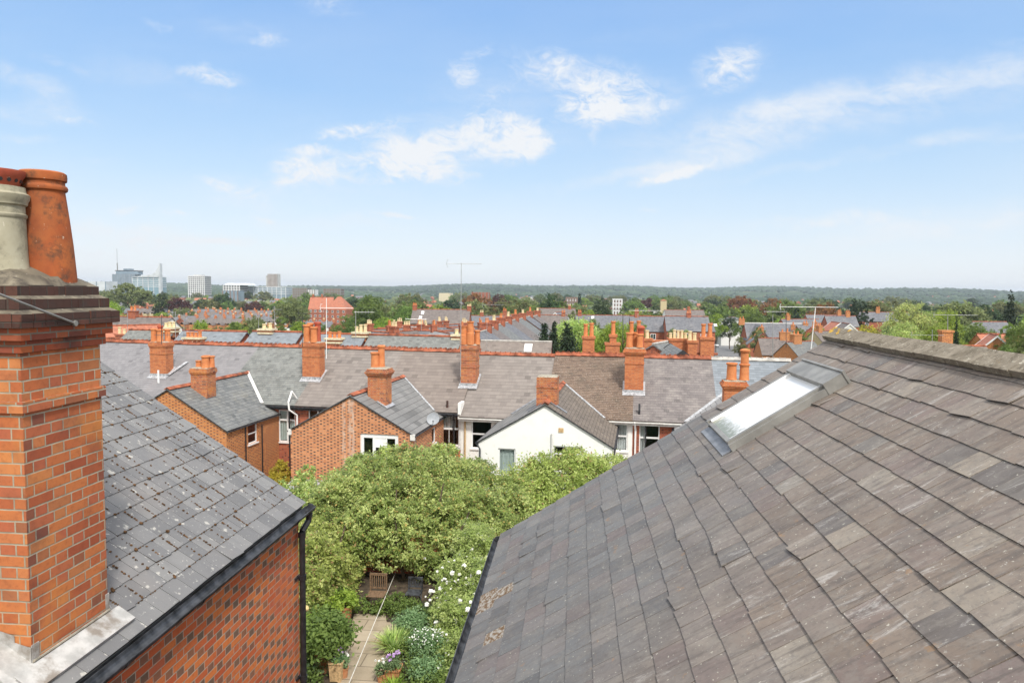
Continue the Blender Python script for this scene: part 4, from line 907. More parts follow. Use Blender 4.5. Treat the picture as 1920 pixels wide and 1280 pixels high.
# satellite dish on its arm
dp_ = RT(812, 785, -7.2); dish = thing('satellite_dish', 'grey satellite dish on the side of the big brick gable, beside the tied curtains', 'satellite dish', (dp_.x, dp_.y, dp_.z), ROW)
mb = MB(); n = 24; K = 4; ax = Vector((.25, -.88, .40)).normalized(); q1 = ax.orthogonal().normalized(); q2 = ax.cross(q1); pts = []
for j in range(K+1):
    r = .30*j/K+.001
    for i in range(n): t = 2*math.pi*i/n; pts.append(dp_+q1*(r*math.cos(t)*1.05)+q2*(r*math.sin(t))+ax*(.55*r*r-.03))
fs = [(j*n+i, j*n+(i+1) % n, (j+1)*n+(i+1) % n, (j+1)*n+i) for j in range(K) for i in range(n)]
mb.add(pts, fs); mb.add([p-ax*.012 for p in pts], [tuple(reversed(f)) for f in fs]); mb.build('reflector', 'dish_grey', dish, True)
mb = MB(); mb.path([dp_-ax*.04, dp_-ax*.2+Vector((0, 0, -.1)), Vector((W5[0]+W5[1], dp_.y+.2, dp_.z-.35))], .018, 6); mb.build('bracket', 'gutter_grey', dish)
mb = MB(); mb.tube(dp_-q2*.0+Vector((0, 0, -.28)), dp_+ax*.36+Vector((0, 0, -.22)), .01, n=6); mb.tube(dp_+ax*.36+Vector((0, 0, -.22)), dp_+ax*.28+Vector((0, 0, -.16)), .03, n=8); mb.build('receiver_arm', 'gutter_grey', dish)

# ================================================================== FOLIAGE
def leafmesh(name, lobes, n, size, mat, parent=None, off=(0, 0, 0), per=28, spread=.35, inner=.18, zmin=-.6, aspect=.62, up=.35, flat=0.):
    lobes = np.array(lobes, dtype=float); wts = lobes[:, 3]*lobes[:, 4]+lobes[:, 4]*lobes[:, 5]+lobes[:, 3]*lobes[:, 5]; wts /= wts.sum()
    nc = max(4, n//per); cs = []; rs = []; ns = []
    while len(cs) < nc:
        k = rng.choice(len(lobes), p=wts); L = lobes[k]; d = rng.normal(size=3); d /= np.linalg.norm(d)
        if d[2] < zmin: continue
        f = rng.uniform(.78, 1.06) if rng.random() > inner else rng.uniform(.3, .8)
        p = L[:3]+d*L[3:6]*f
        q = ((p-lobes[:, :3])/lobes[:, 3:6]); q = np.linalg.norm(q, axis=1)
        if f > .78 and (q < .62).any(): continue
        cs.append(p); rs.append(spread*min(L[3:6].min(), 2.2)*rng.uniform(.6, 1.2)); ns.append(d)
    cs = np.array(cs); rs = np.array(rs); ns = np.array(ns)
    idx = rng.integers(0, nc, n); cc = rng.random(nc)
    far_ = np.where(rng.random(n) < .07, 2.2, 1.)[:, None]
    p = cs[idx]+rng.normal(size=(n, 3))*rs[idx][:, None]*.5*np.array([1, 1, .75])*far_
    nn = rng.normal(size=(n, 3))+ns[idx]*.7+np.array([0, 0, up*2]); nn /= np.linalg.norm(nn, axis=1)[:, None]
    a = rng.normal(size=(n, 3)); a[:, 2] -= .3; a -= nn*(a*nn).sum(1)[:, None]; a /= np.linalg.norm(a, axis=1)[:, None]; b = np.cross(nn, a)
    s = (size*rng.uniform(.6, 1.3, n))[:, None]
    V = np.stack([p, p+a*s*.55+b*s*aspect*.5, p+a*s*1.1, p+a*s*.5-b*s*aspect*.5], 1).reshape(-1, 3)-np.array(off)
    me = bpy.data.meshes.new(name)
    me.vertices.add(4*n); me.vertices.foreach_set('co', V.ravel()); me.loops.add(4*n); me.loops.foreach_set('vertex_index', np.arange(4*n)); me.polygons.add(n); me.polygons.foreach_set('loop_start', np.arange(n)*4)
    me.update(calc_edges=True); me.materials.append(MAT[mat])
    col = np.ones((n, 4)); col[:, 0] = cc[idx]; col[:, 1] = rng.random(n); col[:, 2] = rng.random(n)
    ca = me.color_attributes.new('Col', 'FLOAT_COLOR', 'CORNER'); ca.data.foreach_set('color', np.repeat(col, 4, axis=0).ravel())
    o = bpy.data.objects.new(name, me); C.objects.link(o)
    if parent is not None: o.parent = parent; OFF[o.name] = Vector(off)
    return o
def trunk(parent, h, r, off=(0, 0, 0), limbs=5, spread=1.5, top=None):
    mb = MB(); o = Vector(off); top = top or h*.6
    pts = [o+Vector((random.gauss(0, r*.4)*(i > 0), random.gauss(0, r*.4)*(i > 0), top*i/3)) for i in range(4)]
    for i in range(3): mb.tube(pts[i], pts[i+1], r*(1-i*.2), r*(1-(i+1)*.2), 7)
    for k in range(limbs):
        a = k*2*math.pi/limbs+random.random(); z = top*random.uniform(.55, 1.); b = o+Vector((0, 0, z)); e = b+Vector((math.cos(a)*spread, math.sin(a)*spread, h*random.uniform(.12, .3)))
        mb.tube(b, (b+e)/2+Vector((0, 0, .1*h*.3)), r*.4, r*.28, 5); mb.tube((b+e)/2+Vector((0, 0, .1*h*.3)), e, r*.28, r*.1, 5)
    mb.build('trunk', 'bark', parent, off=off)
def lobes_broad(h, w, n=7, z0=.35):
    L = []
    for i in range(n):
        a = i*2.4+random.random()*.6; rr = w*.28*math.sqrt(i/n)*1.3; s = w*random.uniform(.24, .34)
        zc = h*(.78-.35*(rr/(w*.36))**1.5*random.uniform(.6, 1)) if i else h*.8
        zc = max(zc, h*z0+s*.6)
        L.append((rr*math.cos(a), rr*math.sin(a), min(zc, h-s*.8), s, s, s*random.uniform(.7, .9)))
    return L
def lobes_conifer(h, w, n=6):
    return [(random.gauss(0, w*.02), random.gauss(0, w*.02), h*(.1+.84*i/(n-1)), w*.5*(1-.88*i/(n-1)), w*.5*(1-.88*i/(n-1)), h*.12) for i in range(n)]
def lobes_column(h, w, n=6):
    return [(random.gauss(0, w*.03), random.gauss(0, w*.03), h*(.1+.78*i/(n-1)), w*.5*(1-.75*(i/(n-1))**2.2), w*.5*(1-.75*(i/(n-1))**2.2), h*.14) for i in range(n)]
def lobes_cedar(h, w, n=7):
    return [(random.uniform(-.25, .25)*w*(1-.3*i/n), random.uniform(-.2, .2)*w, h*(.35+.6*i/n), w*.33*(1-.45*i/n), w*.3*(1-.45*i/n), h*.055) for i in range(n)]
def make_tree(label, kind, h, w, mat, n, size, loc, cat='tree', group=None, name='tree', **kw):
    t = thing(name, label, cat, loc, WORLD, group)
    L = {'column': lobes_column, 'broad': lobes_broad, 'conifer': lobes_conifer, 'cedar': lobes_cedar}[kind](h, w)
    if kind in ('column', 'conifer'): kw.update(spread=.8, per=10, zmin=-1., inner=.35)
    leafmesh('crown', L, n, size, mat, t, **kw); trunk(t, h, w*.025+.06, limbs=5 if kind == 'broad' else 0, spread=w*.2, top=h*(.5 if kind == 'broad' else .75)); return t
def tree_px(label, kind, px, ytop, Y, wpx, mat, n=3500, size=None, name='tree', cat='tree', **kw):
    p = atY(px, ytop, Y); g = gz(p.x, Y)-.2; h = p.z-g; w_ = wpx*Y/F
    return make_tree(label, kind, h, w_, mat, n, size or {'broad': 3.7, 'conifer': 4.6, 'column': 6.2, 'cedar': 3.2}[kind]*math.sqrt(w_*(w_ if kind in ('broad', 'cedar') else h*.7)/n), (p.x, Y, g), cat, None, name, **kw)

# ================================================================== HOUSES BEYOND
def bhouse(label, px, py, Y, w_, d, rise, rot=0, roof='slate_far', wallm='brick_red', chims=(), wins=0, name='house', ridge=True, barge=None, hip=False, dormers=(), zbase=None, cat='house', winmat='upvc_white', floors=2, group=None, sky=()):
    p = atY(px, py, Y); fr = (Vector((p.x, Y, 0)), R_(rot)); zr_ = p.z; g = gz(p.x, Y)-.5 if zbase is None else zbase
    h = thing(name, label, cat, (0, 0, g), fr, group); ze_ = zr_-rise; hw, hd = w_/2, d/2; oh = .22; k = rise/hd
    mb = MB(); ins = hd if hip else 0
    A, B = (-hw-oh*.5, 0, zr_), (hw+oh*.5, 0, zr_)
    if hip: A, B = (-hw+hd*.9, 0, zr_), (hw-hd*.9, 0, zr_)
    e = ze_-oh*k
    c1, c2, c3, c4 = (-hw-oh*.5, -hd-oh, e), (hw+oh*.5, -hd-oh, e), (hw+oh*.5, hd+oh, e), (-hw-oh*.5, hd+oh, e)
    mb.slab([c1, c2, B, A], .08); mb.slab([A, B, c3, c4], .08)
    if hip: mb.slab([c2, c3, B], .08); mb.slab([c4, c1, A], .08)
    rf = mb.build('roof', roof, h)
    mb = MB()
    for a, b in (((-hw, -hd), (1, 0)), ((-hw, hd), (1, 0))): wall(mb, (a[0], a[1], g), (1, 0, 0), (0, -1 if a[1] < 0 else 1, 0), w_, ze_-g)
    for x, n_ in ((-hw, -1), (hw, 1)):
        wall(mb, (x, -hd, g), (0, 1, 0), (n_, 0, 0), d, ze_-g)
        if not hip: mb.face([(x, -hd, ze_), (x, hd, ze_), (x, 0, zr_-.08)])
    mb.build('wall', wallm, h)
    if ridge:
        mb = MB(); mb.tube((A[0], 0, zr_+.02), (B[0], 0, zr_+.02), .11, n=6); mb.build('ridge_tiles', 'clay_ridge' if ridge is True else ridge, h)
    if barge:
        for x in (-hw-.14, hw+.14):
            mb = MB()
            for s_ in (-1, 1): mb.hexa([(x-.04, s_*(hd+.25), e-.25), (x+.04, s_*(hd+.25), e-.25), (x+.04, 0, zr_-.25), (x-.04, 0, zr_-.25)], [(x-.04, s_*(hd+.25), e+.05), (x+.04, s_*(hd+.25), e+.05), (x+.04, 0, zr_+.05), (x-.04, 0, zr_+.05)])
            mb.build('bargeboard', barge, h)
    for (u, v, cw, cdp, top, npots, pm, sm, *bnd) in chims:
        zb = zr_-abs(v)*k-.6; zt = zr_+top; mb = MB(); mb.box(u-cw/2, u+cw/2, v-cdp/2, v+cdp/2, zb, zt-.2); mb.box(u-cw/2-.07, u+cw/2+.07, v-cdp/2-.07, v+cdp/2+.07, zt-.2, zt)
        c = mb.build('chimney', sm, rf)
        if bnd:
            mb = MB()
            mb.box(u-cw/2-.10, u+cw/2+.10, v-cdp/2-.10, v+cdp/2+.10, zt-.42, zt-.27); mb.box(u-cw/2-.13, u+cw/2+.13, v-cdp/2-.13, v+cdp/2+.13, zt-.11, zt+.05); mb.build('stone_band', 'stone_cream', c)
        r = min(.17, cw/npots*.42) if npots else .1
        mb = MB()
        for i in range(npots):
            x = u-cw/2+cw*(i+.5)/npots; hh = random.uniform(.45, .75) if pm != 'pot_tall' else random.uniform(.9, 1.1)
            mb.lathe((x, v, zt), [(r*1.1, 0), (r, hh*.1), (r*.88, hh*.85), (r*1.15, hh*.9), (r*1.1, hh), (r*.7, hh)], 8)
            mb.build('chimney_pot', 'pot_clean' if pm == 'pot_tall' else pm, c, True)
            mb = MB()
    nw = wins
    if nw:
        for f in range(floors):
            for i in range(nw):
                x = -hw+w_*(i+.5)/nw; z0 = ze_-.55-2.7*f-1.4; ww = min(1.2, w_/nw*.5)
                mb = MB(); mb.box(x-ww/2, x+ww/2, -hd-.05, -hd+.02, z0, z0+1.35); q = mb.build('window', winmat, h)
                mb = MB(); mb.box(x-ww/2+.1, x-.04, -hd-.06, -hd-.045, z0+.1, z0+1.25); mb.box(x+.04, x+ww/2-.1, -hd-.06, -hd-.045, z0+.1, z0+1.25); mb.build('pane', 'glass_far', q)
    for u in dormers:
        mb = MB(); zc = ze_+rise*.38; y0 = -hd*.75
        mb.box(u-.9, u+.9, y0, -.2, zc-.7, zc+.65); q = mb.build('dormer', 'fascia_white', rf)
        mb = MB(); mb.slab([(u-1.05, y0-.15, zc+.6), (u, y0-.15, zc+1.35), (u, .1, zc+1.35), (u-1.05, -.1, zc+.6)], .06); mb.slab([(u, y0-.15, zc+1.35), (u+1.05, y0-.15, zc+.6), (u+1.05, -.1, zc+.6), (u, .1, zc+1.35)], .06); mb.build('dormer_roof', roof, q)
        mb = MB(); mb.box(u-.7, u-.06, y0-.03, y0, zc-.45, zc+.45); mb.box(u+.06, u+.7, y0-.03, y0, zc-.45, zc+.45); mb.build('pane', 'glass_far', q)
    for u, v in sky:
        z0 = zr_-v*k; mb = MB(); mb.hexa([(u-.35, -v-.45, z0-.45*k+.0), (u+.35, -v-.45, z0-.45*k), (u+.35, -v+.45, z0+.45*k), (u-.35, -v+.45, z0+.45*k)], [(u-.35, -v-.45, z0-.45*k+.12), (u+.35, -v-.45, z0-.45*k+.12), (u+.35, -v+.45, z0+.45*k+.12), (u-.35, -v+.45, z0+.45*k+.12)]); mb.build('rooflight', 'upvc_white', rf)
    return h
m_ = lambda px_, Y: px_*Y/F
R2 = 62.
def two(label, x0, x1, y, roof, ch, Y=R2, **kw):
    xc = (x0+x1)/2; w_ = m_(x1-x0, Y); k = F/Y; Yc = Y-(xc-600)*.0038
    return bhouse(label, xc, y, Yc, w_, 8.5, 2.7, -5, roof, 'brick_red', [((c[0]-xc)/F*Yc, c[5] if len(c) > 5 else .0, m_(c[1], Y), .8, (y-c[2])/k, c[3], c[4], 'brick_stack', *(c[6:] if len(c) > 6 else ())) for c in ch], **kw)
two('terraced house in the next row, mottled slate roof ending at a verge beside trees', 236, 335, 619, 'slate_mottled', [(325, 26, 613, 3, 'pot_buff', 0., 1)])
two('terraced house in the next row with fat four-pot stack on a pale base', 335, 470, 620.5, 'slate_blue', [(381, 34, 632, 4, 'pot_clean', -1.6, 1)])
two('terraced house in the next row with banded cream stack of two buff pots', 470, 570, 622, 'slate_blue', [(499, 26, 617, 2, 'pot_buff', 0., 1)])
two('terraced house in the next row behind the mast, smooth blue slates', 570, 690, 626, 'slate_blue', [(637, 28, 633, 3, 'pot_clean', -1.0, 1), (681, 26, 622, 3, 'pot_buff', 0., 1)])
two('terraced house in the next row with lichen streaked slates, right end of that roofline', 690, 868, 629.5, 'slate_mottled', [(866, 24, 626, 2, 'pot_buff', 0., 1)])
# chimney clusters behind the ridge, right half
def hid(label, x0, x1, Y, ch, y=664, **kw):
    xc = (x0+x1)/2; k = F/Y
    return bhouse(label, xc, y, Y, m_(x1-x0, Y), 7, 2.4, 0, 'slate_dark', 'brick_red', [((c[0]-xc)/k, c[5] if len(c) > 5 else 0., m_(c[1], Y), .8, (y-c[2])/k, c[3], c[4], 'brick_stack') for c in ch], **kw)
hid('house behind the ridge with a tall slim stack of two thin pots', 1085, 1128, 57, [(1103, 22, 630, 2, 'pot_tall')])
hid('house behind the ridge with a stepped shouldered stack and one pot', 1128, 1170, 57, [(1148, 26, 642, 0, 'pot_clean'), (1149, 12, 627, 1, 'pot_tall', .12)])
hid('house behind the ridge with stack half hidden by the tall opposite stack', 1172, 1222, 60, [(1190, 26, 624, 2, 'pot_tall'), (1212, 18, 634, 1, 'pot_buff')])
hid('house behind the ridge with a broad stack of five buff pots', 1222, 1288, 61, [(1270, 34, 634, 5, 'pot_buff'), (1236, 26, 638, 0, 'pot_buff')])
hid('house behind the ridge with a stack of two buff pots beside the broad one', 1288, 1309, 60, [(1297, 17, 638, 2, 'pot_buff')])
hid('house behind the ridge with a wide red stack and two fat red pots', 1310, 1342, 56, [(1324, 24, 632, 2, 'pot_tall')])
bhouse('small gabled roof with black bargeboards peeping over the ridge', 1268, 650, 50, 6, 1.9, .75, 90, 'slate_dark', 'brick_orange', barge='charcoal', ridge=False)
bhouse('low slate roof sloping behind the black bargeboards', 1238, 643, 54, 3.0, 5, 1.5, 65, 'slate_dark', 'brick_red', ridge='clay_ridge_pale')
bhouse('low brown slate roof with one small rooflight behind the ridge', 968, 640, 66, 6.4, 5, 1.5, -2, 'tile_taupe', 'brick_red', ridge='clay_ridge_pale', sky=[(1.2, .9)])
# terrace of rear wings seen obliquely
wg = 'receding terrace behind the brown roof'
for i in range(8):
    Y = 80+i*7.6; bhouse('slate roofed house with a small red stack, in the receding terrace', 902+14.5*i, 545+4.55*F/Y+(i % 2)*1.0, Y, 7.5, 9, 3.1, 86, ['slate_far', 'slate_far_warm', 'slate_dark'][i % 3], 'brick_red', [(3.4, .0, .8, 1.1, .9, 2, ['pot_clean', 'pot_buff'][i % 2], 'brick_red')], name='terraced_house', group=wg, ridge='clay_ridge_pale')
wg = 'small slate roofs left of the tall aerial mast'
for i, (px, py, Y, rot, pm) in enumerate([(708, 622, 84, -35, 'pot_buff'), (722, 616, 100, 60, 'pot_buff'), (742, 624, 90, -60, 'pot_clean'), (752, 615, 110, 10, 'pot_clean'), (766, 620, 96, 70, 'pot_buff'), (786, 618, 104, -60, 'pot_buff'), (803, 620, 98, 0, 'pot_buff'), (812, 612, 118, 80, 'pot_buff'), (826, 622, 92, -62, 'pot_clean'), (838, 613, 120, 5, 'pot_buff'), (853, 617, 110, -60, 'pot_clean'), (780, 611, 128, 0, 'pot_buff'), (852, 608, 132, 70, 'pot_buff'), (888, 612, 120, -60, 'pot_clean')]):
    bhouse('small slate roof with a stubby potted stack in the huddle left of the tall mast', px, py, Y, 7, 4.6, 1.8, rot, ['slate_far', 'slate_far_warm', 'slate_light_ext'][i % 3], 'brick_red', [(random.choice([-3, 3]), 0, .9, .7, .8, 3, pm, 'brick_red')], name='terraced_house', group=wg)
bhouse('house with broad purple-brown slate roof, two rooflights and white front windows', 828, 580, 175, 14, 9, 3.2, 4, 'slate_far_warm', 'brick_red', [(-6.6, 0, 1., .9, 1.0, 3, 'pot_clean', 'brick_red'), (6.8, 0, 1., .9, .9, 3, 'pot_buff', 'brick_red')], wins=5, sky=[(-4.5, 1.2), (-4.8, 2.8)])
bhouse('grey slate house with one white gabled dormer behind the wings', 1003, 590, 190, 17, 10, 4, 0, 'slate_far_warm', 'brick_red', [(-8, 0, 1, .9, 1.0, 2, 'pot_clean', 'brick_red'), (7.5, 0, 1, .9, .8, 2, 'pot_clean', 'brick_red')], dormers=[-4.5], wins=4)
bhouse('long grey slate house with a band of white windows, left of the dormered roof', 930, 592, 200, 20, 10, 3, 0, 'slate_far', 'brick_red', [(-4, 0, 1, .9, .9, 2, 'pot_buff', 'brick_red')], wins=9, dormers=[2.5])
bhouse('pale pink gabled house with white eaves behind the dormered roof', 1048, 585, 230, 10, 8, 4, 78, 'slate_far', 'pot_buff', barge='upvc_white')
bhouse('house with purplish roof right of the dormered one', 1042, 578, 260, 14, 9, 4, 10, 'slate_far_warm', 'brick_red', [(5, 0, 1, .9, 1., 2, 'pot_buff', 'brick_red')])
bhouse('long plain slate roof with two rooflights behind the light green tree', 1150, 591, 195, 20, 9, 3.2, 0, 'slate_far', 'brick_red', [(-9, 0, 1, .9, .8, 2, 'pot_clean', 'brick_red')], sky=[(-5.5, 1), (-6, 3)])
bhouse('slate roofed brick house between the aerials, with buff bay', 1222, 593, 170, 10, 8, 3.2, 0, 'slate_far', 'brick_red', [(-3.5, 0, .9, .9, 1.2, 2, 'pot_clean', 'brick_red')], wins=3)
bhouse('large plain slate roof behind the buff pots', 1287, 593, 165, 9.5, 8, 3, 0, 'slate_far', 'brick_red', [(0.5, 0, 1., .8, .8, 3, 'pot_clean', 'brick_red')], wins=3)
bhouse('low slate roof with small skylights left of the dark garage', 1316, 605, 175, 5, 7, 1.8, 0, 'slate_far', 'brick_red', sky=[(-4, 1), (3, 1)])
bhouse('house with white boxy upper storey beyond the garage', 1372, 594, 320, 10, 8, 1.2, 0, 'slate_far', 'fascia_white', wins=2, hip=True)
bhouse('white and red semi with small windows left of the bushy trees', 1282, 581, 300, 16, 9, 3, 5, 'slate_far_warm', 'render_white', [(2, 0, 1., .9, 1, 2, 'pot_clean', 'brick_red')], wins=5)
# brick house with tall gables, right
bh = bhouse('tall red brick house with two steep gables and slate roof beside the road', 1452, 606, 215, 17, 9, 4.5, 0, 'slate_far', 'brick_red', [(-9.3, 0, 1.6, 1., 1.2, 2, 'pot_clean', 'brick_orange'), (8.7, 0, 1.4, 1., .2, 2, 'pot_clean', 'brick_orange')], wins=6, ridge='fascia_white', floors=3)
for k, (u, wd) in enumerate([(-5.5, 6.2), (4.6, 6.2)]):
    p = atY(1452, 606, 215); z = p.z; x = p.x+u
    mb = MB(); zz_ = z-.4; g = gz(p.x, 215)-.5
    pr = [(x-wd/2, 215-5.3, g), (x+wd/2, 215-5.3, g), (x+wd/2, 215-5.3, zz_-4.2), (x, 215-5.3, zz_), (x-wd/2, 215-5.3, zz_-4.2)]
    off = Vector((p.x, 215, 0)); mb.face([Vector(q)-off for q in pr])
    mb.face([Vector(q)-off for q in [(x-wd/2, 215-5.3, g), (x-wd/2, 215-5.3, zz_-4.2), (x-wd/2, 215, zz_-4.2), (x-wd/2, 215, g)]]); mb.face([Vector(q)-off for q in [(x+wd/2, 215-5.3, g), (x+wd/2, 215, g), (x+wd/2, 215, zz_-4.2), (x+wd/2, 215-5.3, zz_-4.2)]])
    mb.build('gable', 'brick_orange', bh)
    mb = MB()
    for s_ in (-1, 1): mb.slab([Vector(q)-off for q in [(x, 215-5.6, zz_+.1), (x+s_*(wd/2+.3), 215-5.6, zz_-4.4), (x+s_*(wd/2+.3), 215, zz_-4.4), (x, 215, zz_+.1)]], .12)
    mb.build('gable_roof', 'slate_far', bh)
    for i in range(3):
        for f in range(2):
            mb = MB(); a = u-1.7+i*1.4; mb.box(a-.35, a+.35, -5.36, -5.29, zz_-5.4-f*3.2, zz_-3.6-f*3.2); mb.build('window', 'stone_cream' if k else 'upvc_white', bh)
for i, (px, py, Y, w_, roof, wl, rot, lab) in enumerate([
    (1428, 622, 190, 7, 'slate_far', 'brick_red', 80, 'brick bay-fronted house at the roadside with small slate gable'), (1486, 618, 200, 8, 'slate_far_warm', 'brick_yellow', 70, 'buff fronted house right of the tall gables'),
    (1500, 598, 240, 14, 'slate_far', 'brick_red', 20, 'slate roof in two planes behind the tall gables'), (1528, 612, 205, 9, 'clay_tile_far', 'brick_red', 60, 'pink-red roofed house left of the pale gable'),
    (1548, 620, 180, 8, 'slate_far_warm', 'brick_yellow', 30, 'jumble-roofed buff cottage below the slanting mast'), (1567, 604, 200, 9, 'clay_tile_far', 'fascia_white', 85, 'house with pale pink tiled gable and white barge, at the near roof corner'),
    (1586, 606, 185, 7, 'slate_far_warm', 'fascia_white', 85, 'small steep white gable at the near roof corner'), (1575, 592, 230, 9, 'slate_far', 'brick_red', 0, 'slate house with stout red stack left of the cedar'),
    (1548, 590, 255, 14, 'slate_far', 'brick_red', 8, 'long slate roofs beyond the slanting mast'), (1655, 585, 260, 16, 'slate_far', 'brick_red', -12, 'red brick house with white windows between cedar and bright trees'),
    (1460, 634, 150, 8, 'slate_far_warm', 'brick_orange', 0, 'orange brick house with big square stack behind the grey ridge'),
    (1500, 640, 130, 7, 'slate_dark', 'brick_orange', 35, 'orange brick house with a leafy plant on its stack')]):
    bhouse(lab, px, py, Y, w_, 7, 3, rot, roof, wl, [(random.uniform(-.35, .35)*w_, 0, 1.2 if i < 10 else 2.0, 1., 1.3, 2, 'pot_clean', 'brick_orange')] if i not in (5, 6) else (), wins=3, barge='upvc_white' if i in (5, 6) else None, floors=3)
bhouse('red clay tiled roof with white bargeboards among the bushes at the right edge', 1863, 627, 110, 6, 4.6, 2.3, 70, 'clay_tile_far', 'brick_orange', barge='upvc_white')
bhouse('red clay roof wing just behind the white barged one', 1872, 626, 118, 7, 4.4, 2, 10, 'clay_tile_far', 'brick_orange')
bhouse('house with grey roof and white dormer left of the dark fir', 1855, 603, 170, 8, 6, 2.2, 10, 'slate_far', 'upvc_white', wins=2)
bhouse('hidden house with one orange stack poking over the near ridge capping', 1772, 648, 70, 7, 6, 1.5, 0, 'tile_taupe', 'brick_red', [(0, 0, .95, .8, 1.45, 0, 'pot_clean', 'brick_orange')])
bhouse('white walled house with red tiled lean-to beyond the next row, far left', 268, 594, 96, 9, 7, 2.4, -6, 'slate_far_warm', 'render_white', [(-1.5, 0, 1.1, .8, .9, 2, 'pot_clean', 'brick_red')], wins=2)
bhouse('low house with red hipped roof, left of the white walled one', 243, 610, 84, 7, 7, 1.8, 50, 'clay_tile_far', 'brick_red')
bhouse('low house with two short orange pots hidden behind the next row, far left', 226, 634, 75, 5, 5, 1.4, 0, 'slate_dark', 'brick_red', [(.2, 0, 1.1, .8, .5, 2, 'pot_buff', 'brick_red')])
def box_thing(name, label, cat, x0, x1, ytop, Y, depth, mat, plates=None, fins=0, floors=0, zb=-25, group=None, finmat=None):
    a = atY(x0, ytop, Y); b = atY(x1, ytop, Y); zt = (a.z+b.z)/2; t = thing(name, label, cat, ((a.x+b.x)/2, Y, zb))
    mb = MB(); mb.box(a.x, b.x, Y, Y+depth, zb, zt); mb.build('facade', mat, t)
    if plates:
        mb = MB(); n = floors
        for i in range(n+1): z = zt-(zt-zb)*i/(n+.0) if False else zt-i*3.6; mb.box(a.x-.4, b.x+.4, Y-.5, Y+depth+.4, z-1.3, z)
        mb.build('floor_bands', plates, t)
    if fins:
        mb = MB()
        for i in range(fins+1): x = a.x+(b.x-a.x)*i/fins; mb.box(x-.6, x+.6, Y-.9, Y-.4, zb, zt)
        mb.build('mullions', finmat or plates or mat, t)
    return t, a, b, zt
YT = 1400.
t, a, b, zt = box_thing('office_tower', 'slate-blue slab tower with a rooftop mast, left of the glass building on the skyline', 'tower', 211, 252, 514, YT, 22, 'steel_blue', 'steel_grey', 9, 8)
for n_, x0, x1, y0, y1, mt in (('upper_storeys', 216, 258, 507, 514, 'steel_blue'), ('roof_plant', 230, 241, 503.5, 507, 'steel_blue'), ('roof_slab', 214, 259, 506.4, 508, 'frame_grey')):
    p, q = atY(x0, y0, YT), atY(x1, y1, YT); mb = MB(); mb.box(p.x, q.x, YT+2, YT+18, q.z-.5, p.z); mb.build(n_, mt, t)
p = atY(218.5, 466, YT); q = atY(218.5, 507, YT); mb = MB(); mb.tube((q.x, YT+3, q.z), (q.x, YT+3, q.z+(p.z-q.z)*.35), 1.1, n=6); mb.tube((q.x, YT+3, q.z+(p.z-q.z)*.35), (q.x, YT+3, p.z), .35, n=6); mb.build('mast', 'frame_grey', t)
t, a, b, zt = box_thing('glass_building', 'pale blue glass office with a curving white fin, on the left skyline', 'office', 248, 298, 519, 1330, 25, 'glass_tower', 'silver_roof', 5, 5)
mb = MB(); Yg = 1328; P = lambda x, y: atY(x, y, Yg)
cur = [(248, 519), (270, 516.5), (285, 514), (291, 509), (295, 503), (298, 494), (299.3, 494), (299.6, 550), (297, 550), (297, 519)]
for (x0, y0), (x1, y1) in zip(cur[:5], cur[1:6]):
    aa, bb_, cc_, dd = P(x0, y0), P(x1, y1), P(x1, 519.5), P(x0, 519.5); mb.hexa([dd, cc_, cc_+Vector((0, 6, 0)), dd+Vector((0, 6, 0))], [aa, bb_, bb_+Vector((0, 6, 0)), aa+Vector((0, 6, 0))])
aa, bb_ = P(298, 494), P(300, 494); zb_ = -25; mb.box(P(298, 500).x, P(299.8, 500).x, Yg, Yg+8, zb_, aa.z); mb.build('fin', 'silver_roof', t)
t, a, b, zt = box_thing('apartment_tower', 'white gridded tower block standing alone on the left skyline', 'tower', 353, 383, 517, 1250, 24, 'dark_gap', 'white_block', 8, 9)
p, q = atY(360, 514.5, 1250), atY(375, 517, 1250); mb = MB(); mb.box(p.x, q.x, 1255, 1268, q.z, p.z); mb.build('roof_plant', 'white_block', t)
t, a, b, zt = box_thing('tower_block', 'plain grey twin slab tower block on the skyline, right of the low offices', 'tower', 502.5, 519.5, 513.5, 1500, 18, 'concrete_pale', None, 7, 0, finmat='brown_block')
p, q = atY(497.5, 516.5, 1500), atY(502.5, 516, 1500); mb = MB(); mb.box(p.x, q.x+1, 1503, 1516, -25, p.z); mb.build('lower_wing', 'concrete_pale', t)
box_thing('office_block', 'low blue-grey office block beside the big orange clay pot on the skyline', 'office', 164, 198, 527.5, 1100, 30, 'silver_roof', None, 2, 0, finmat='steel_blue')
t, a, b, zt = box_thing('office_block', 'low white office with a curved silver top floor, right of the gridded tower', 'office', 419, 449, 534, 1150, 30, 'dark_gap', 'white_block', 6, 3)
p, q = atY(421, 530.5, 1150), atY(465, 534.5, 1150); mb = MB(); mb.frustum((p.x+q.x)/2, 1165, q.z, p.z, (q.x-p.x)/2+1, 16, (q.x-p.x)/2-3, 12); mb.build('roof', 'silver_roof', t)
box_thing('office_block', 'long low dark glass office below the grey tower block', 'office', 450, 536, 537.5, 1180, 30, 'steel_blue', 'silver_roof', 10, 3)
box_thing('office_block', 'cube of red and blue cladding under the white low office', 'office', 418, 446, 545, 900, 18, 'steel_blue', None, 4, 0, finmat='brown_block')
box_thing('apartment_block', 'brown brick apartment block with balconies, left of the small white block', 'flats', 549, 575, 539.5, 1000, 18, 'brown_block', 'frame_grey', 6, 4)
box_thing('apartment_block', 'small white block beside the brown apartments', 'flats', 577, 590, 543, 980, 14, 'white_block', None, 3, 0, finmat='frame_grey')
box_thing('apartment_block', 'brown apartment block behind the red roofed building', 'flats', 607, 638, 540.5, 950, 16, 'brown_block', 'frame_grey', 6, 4)
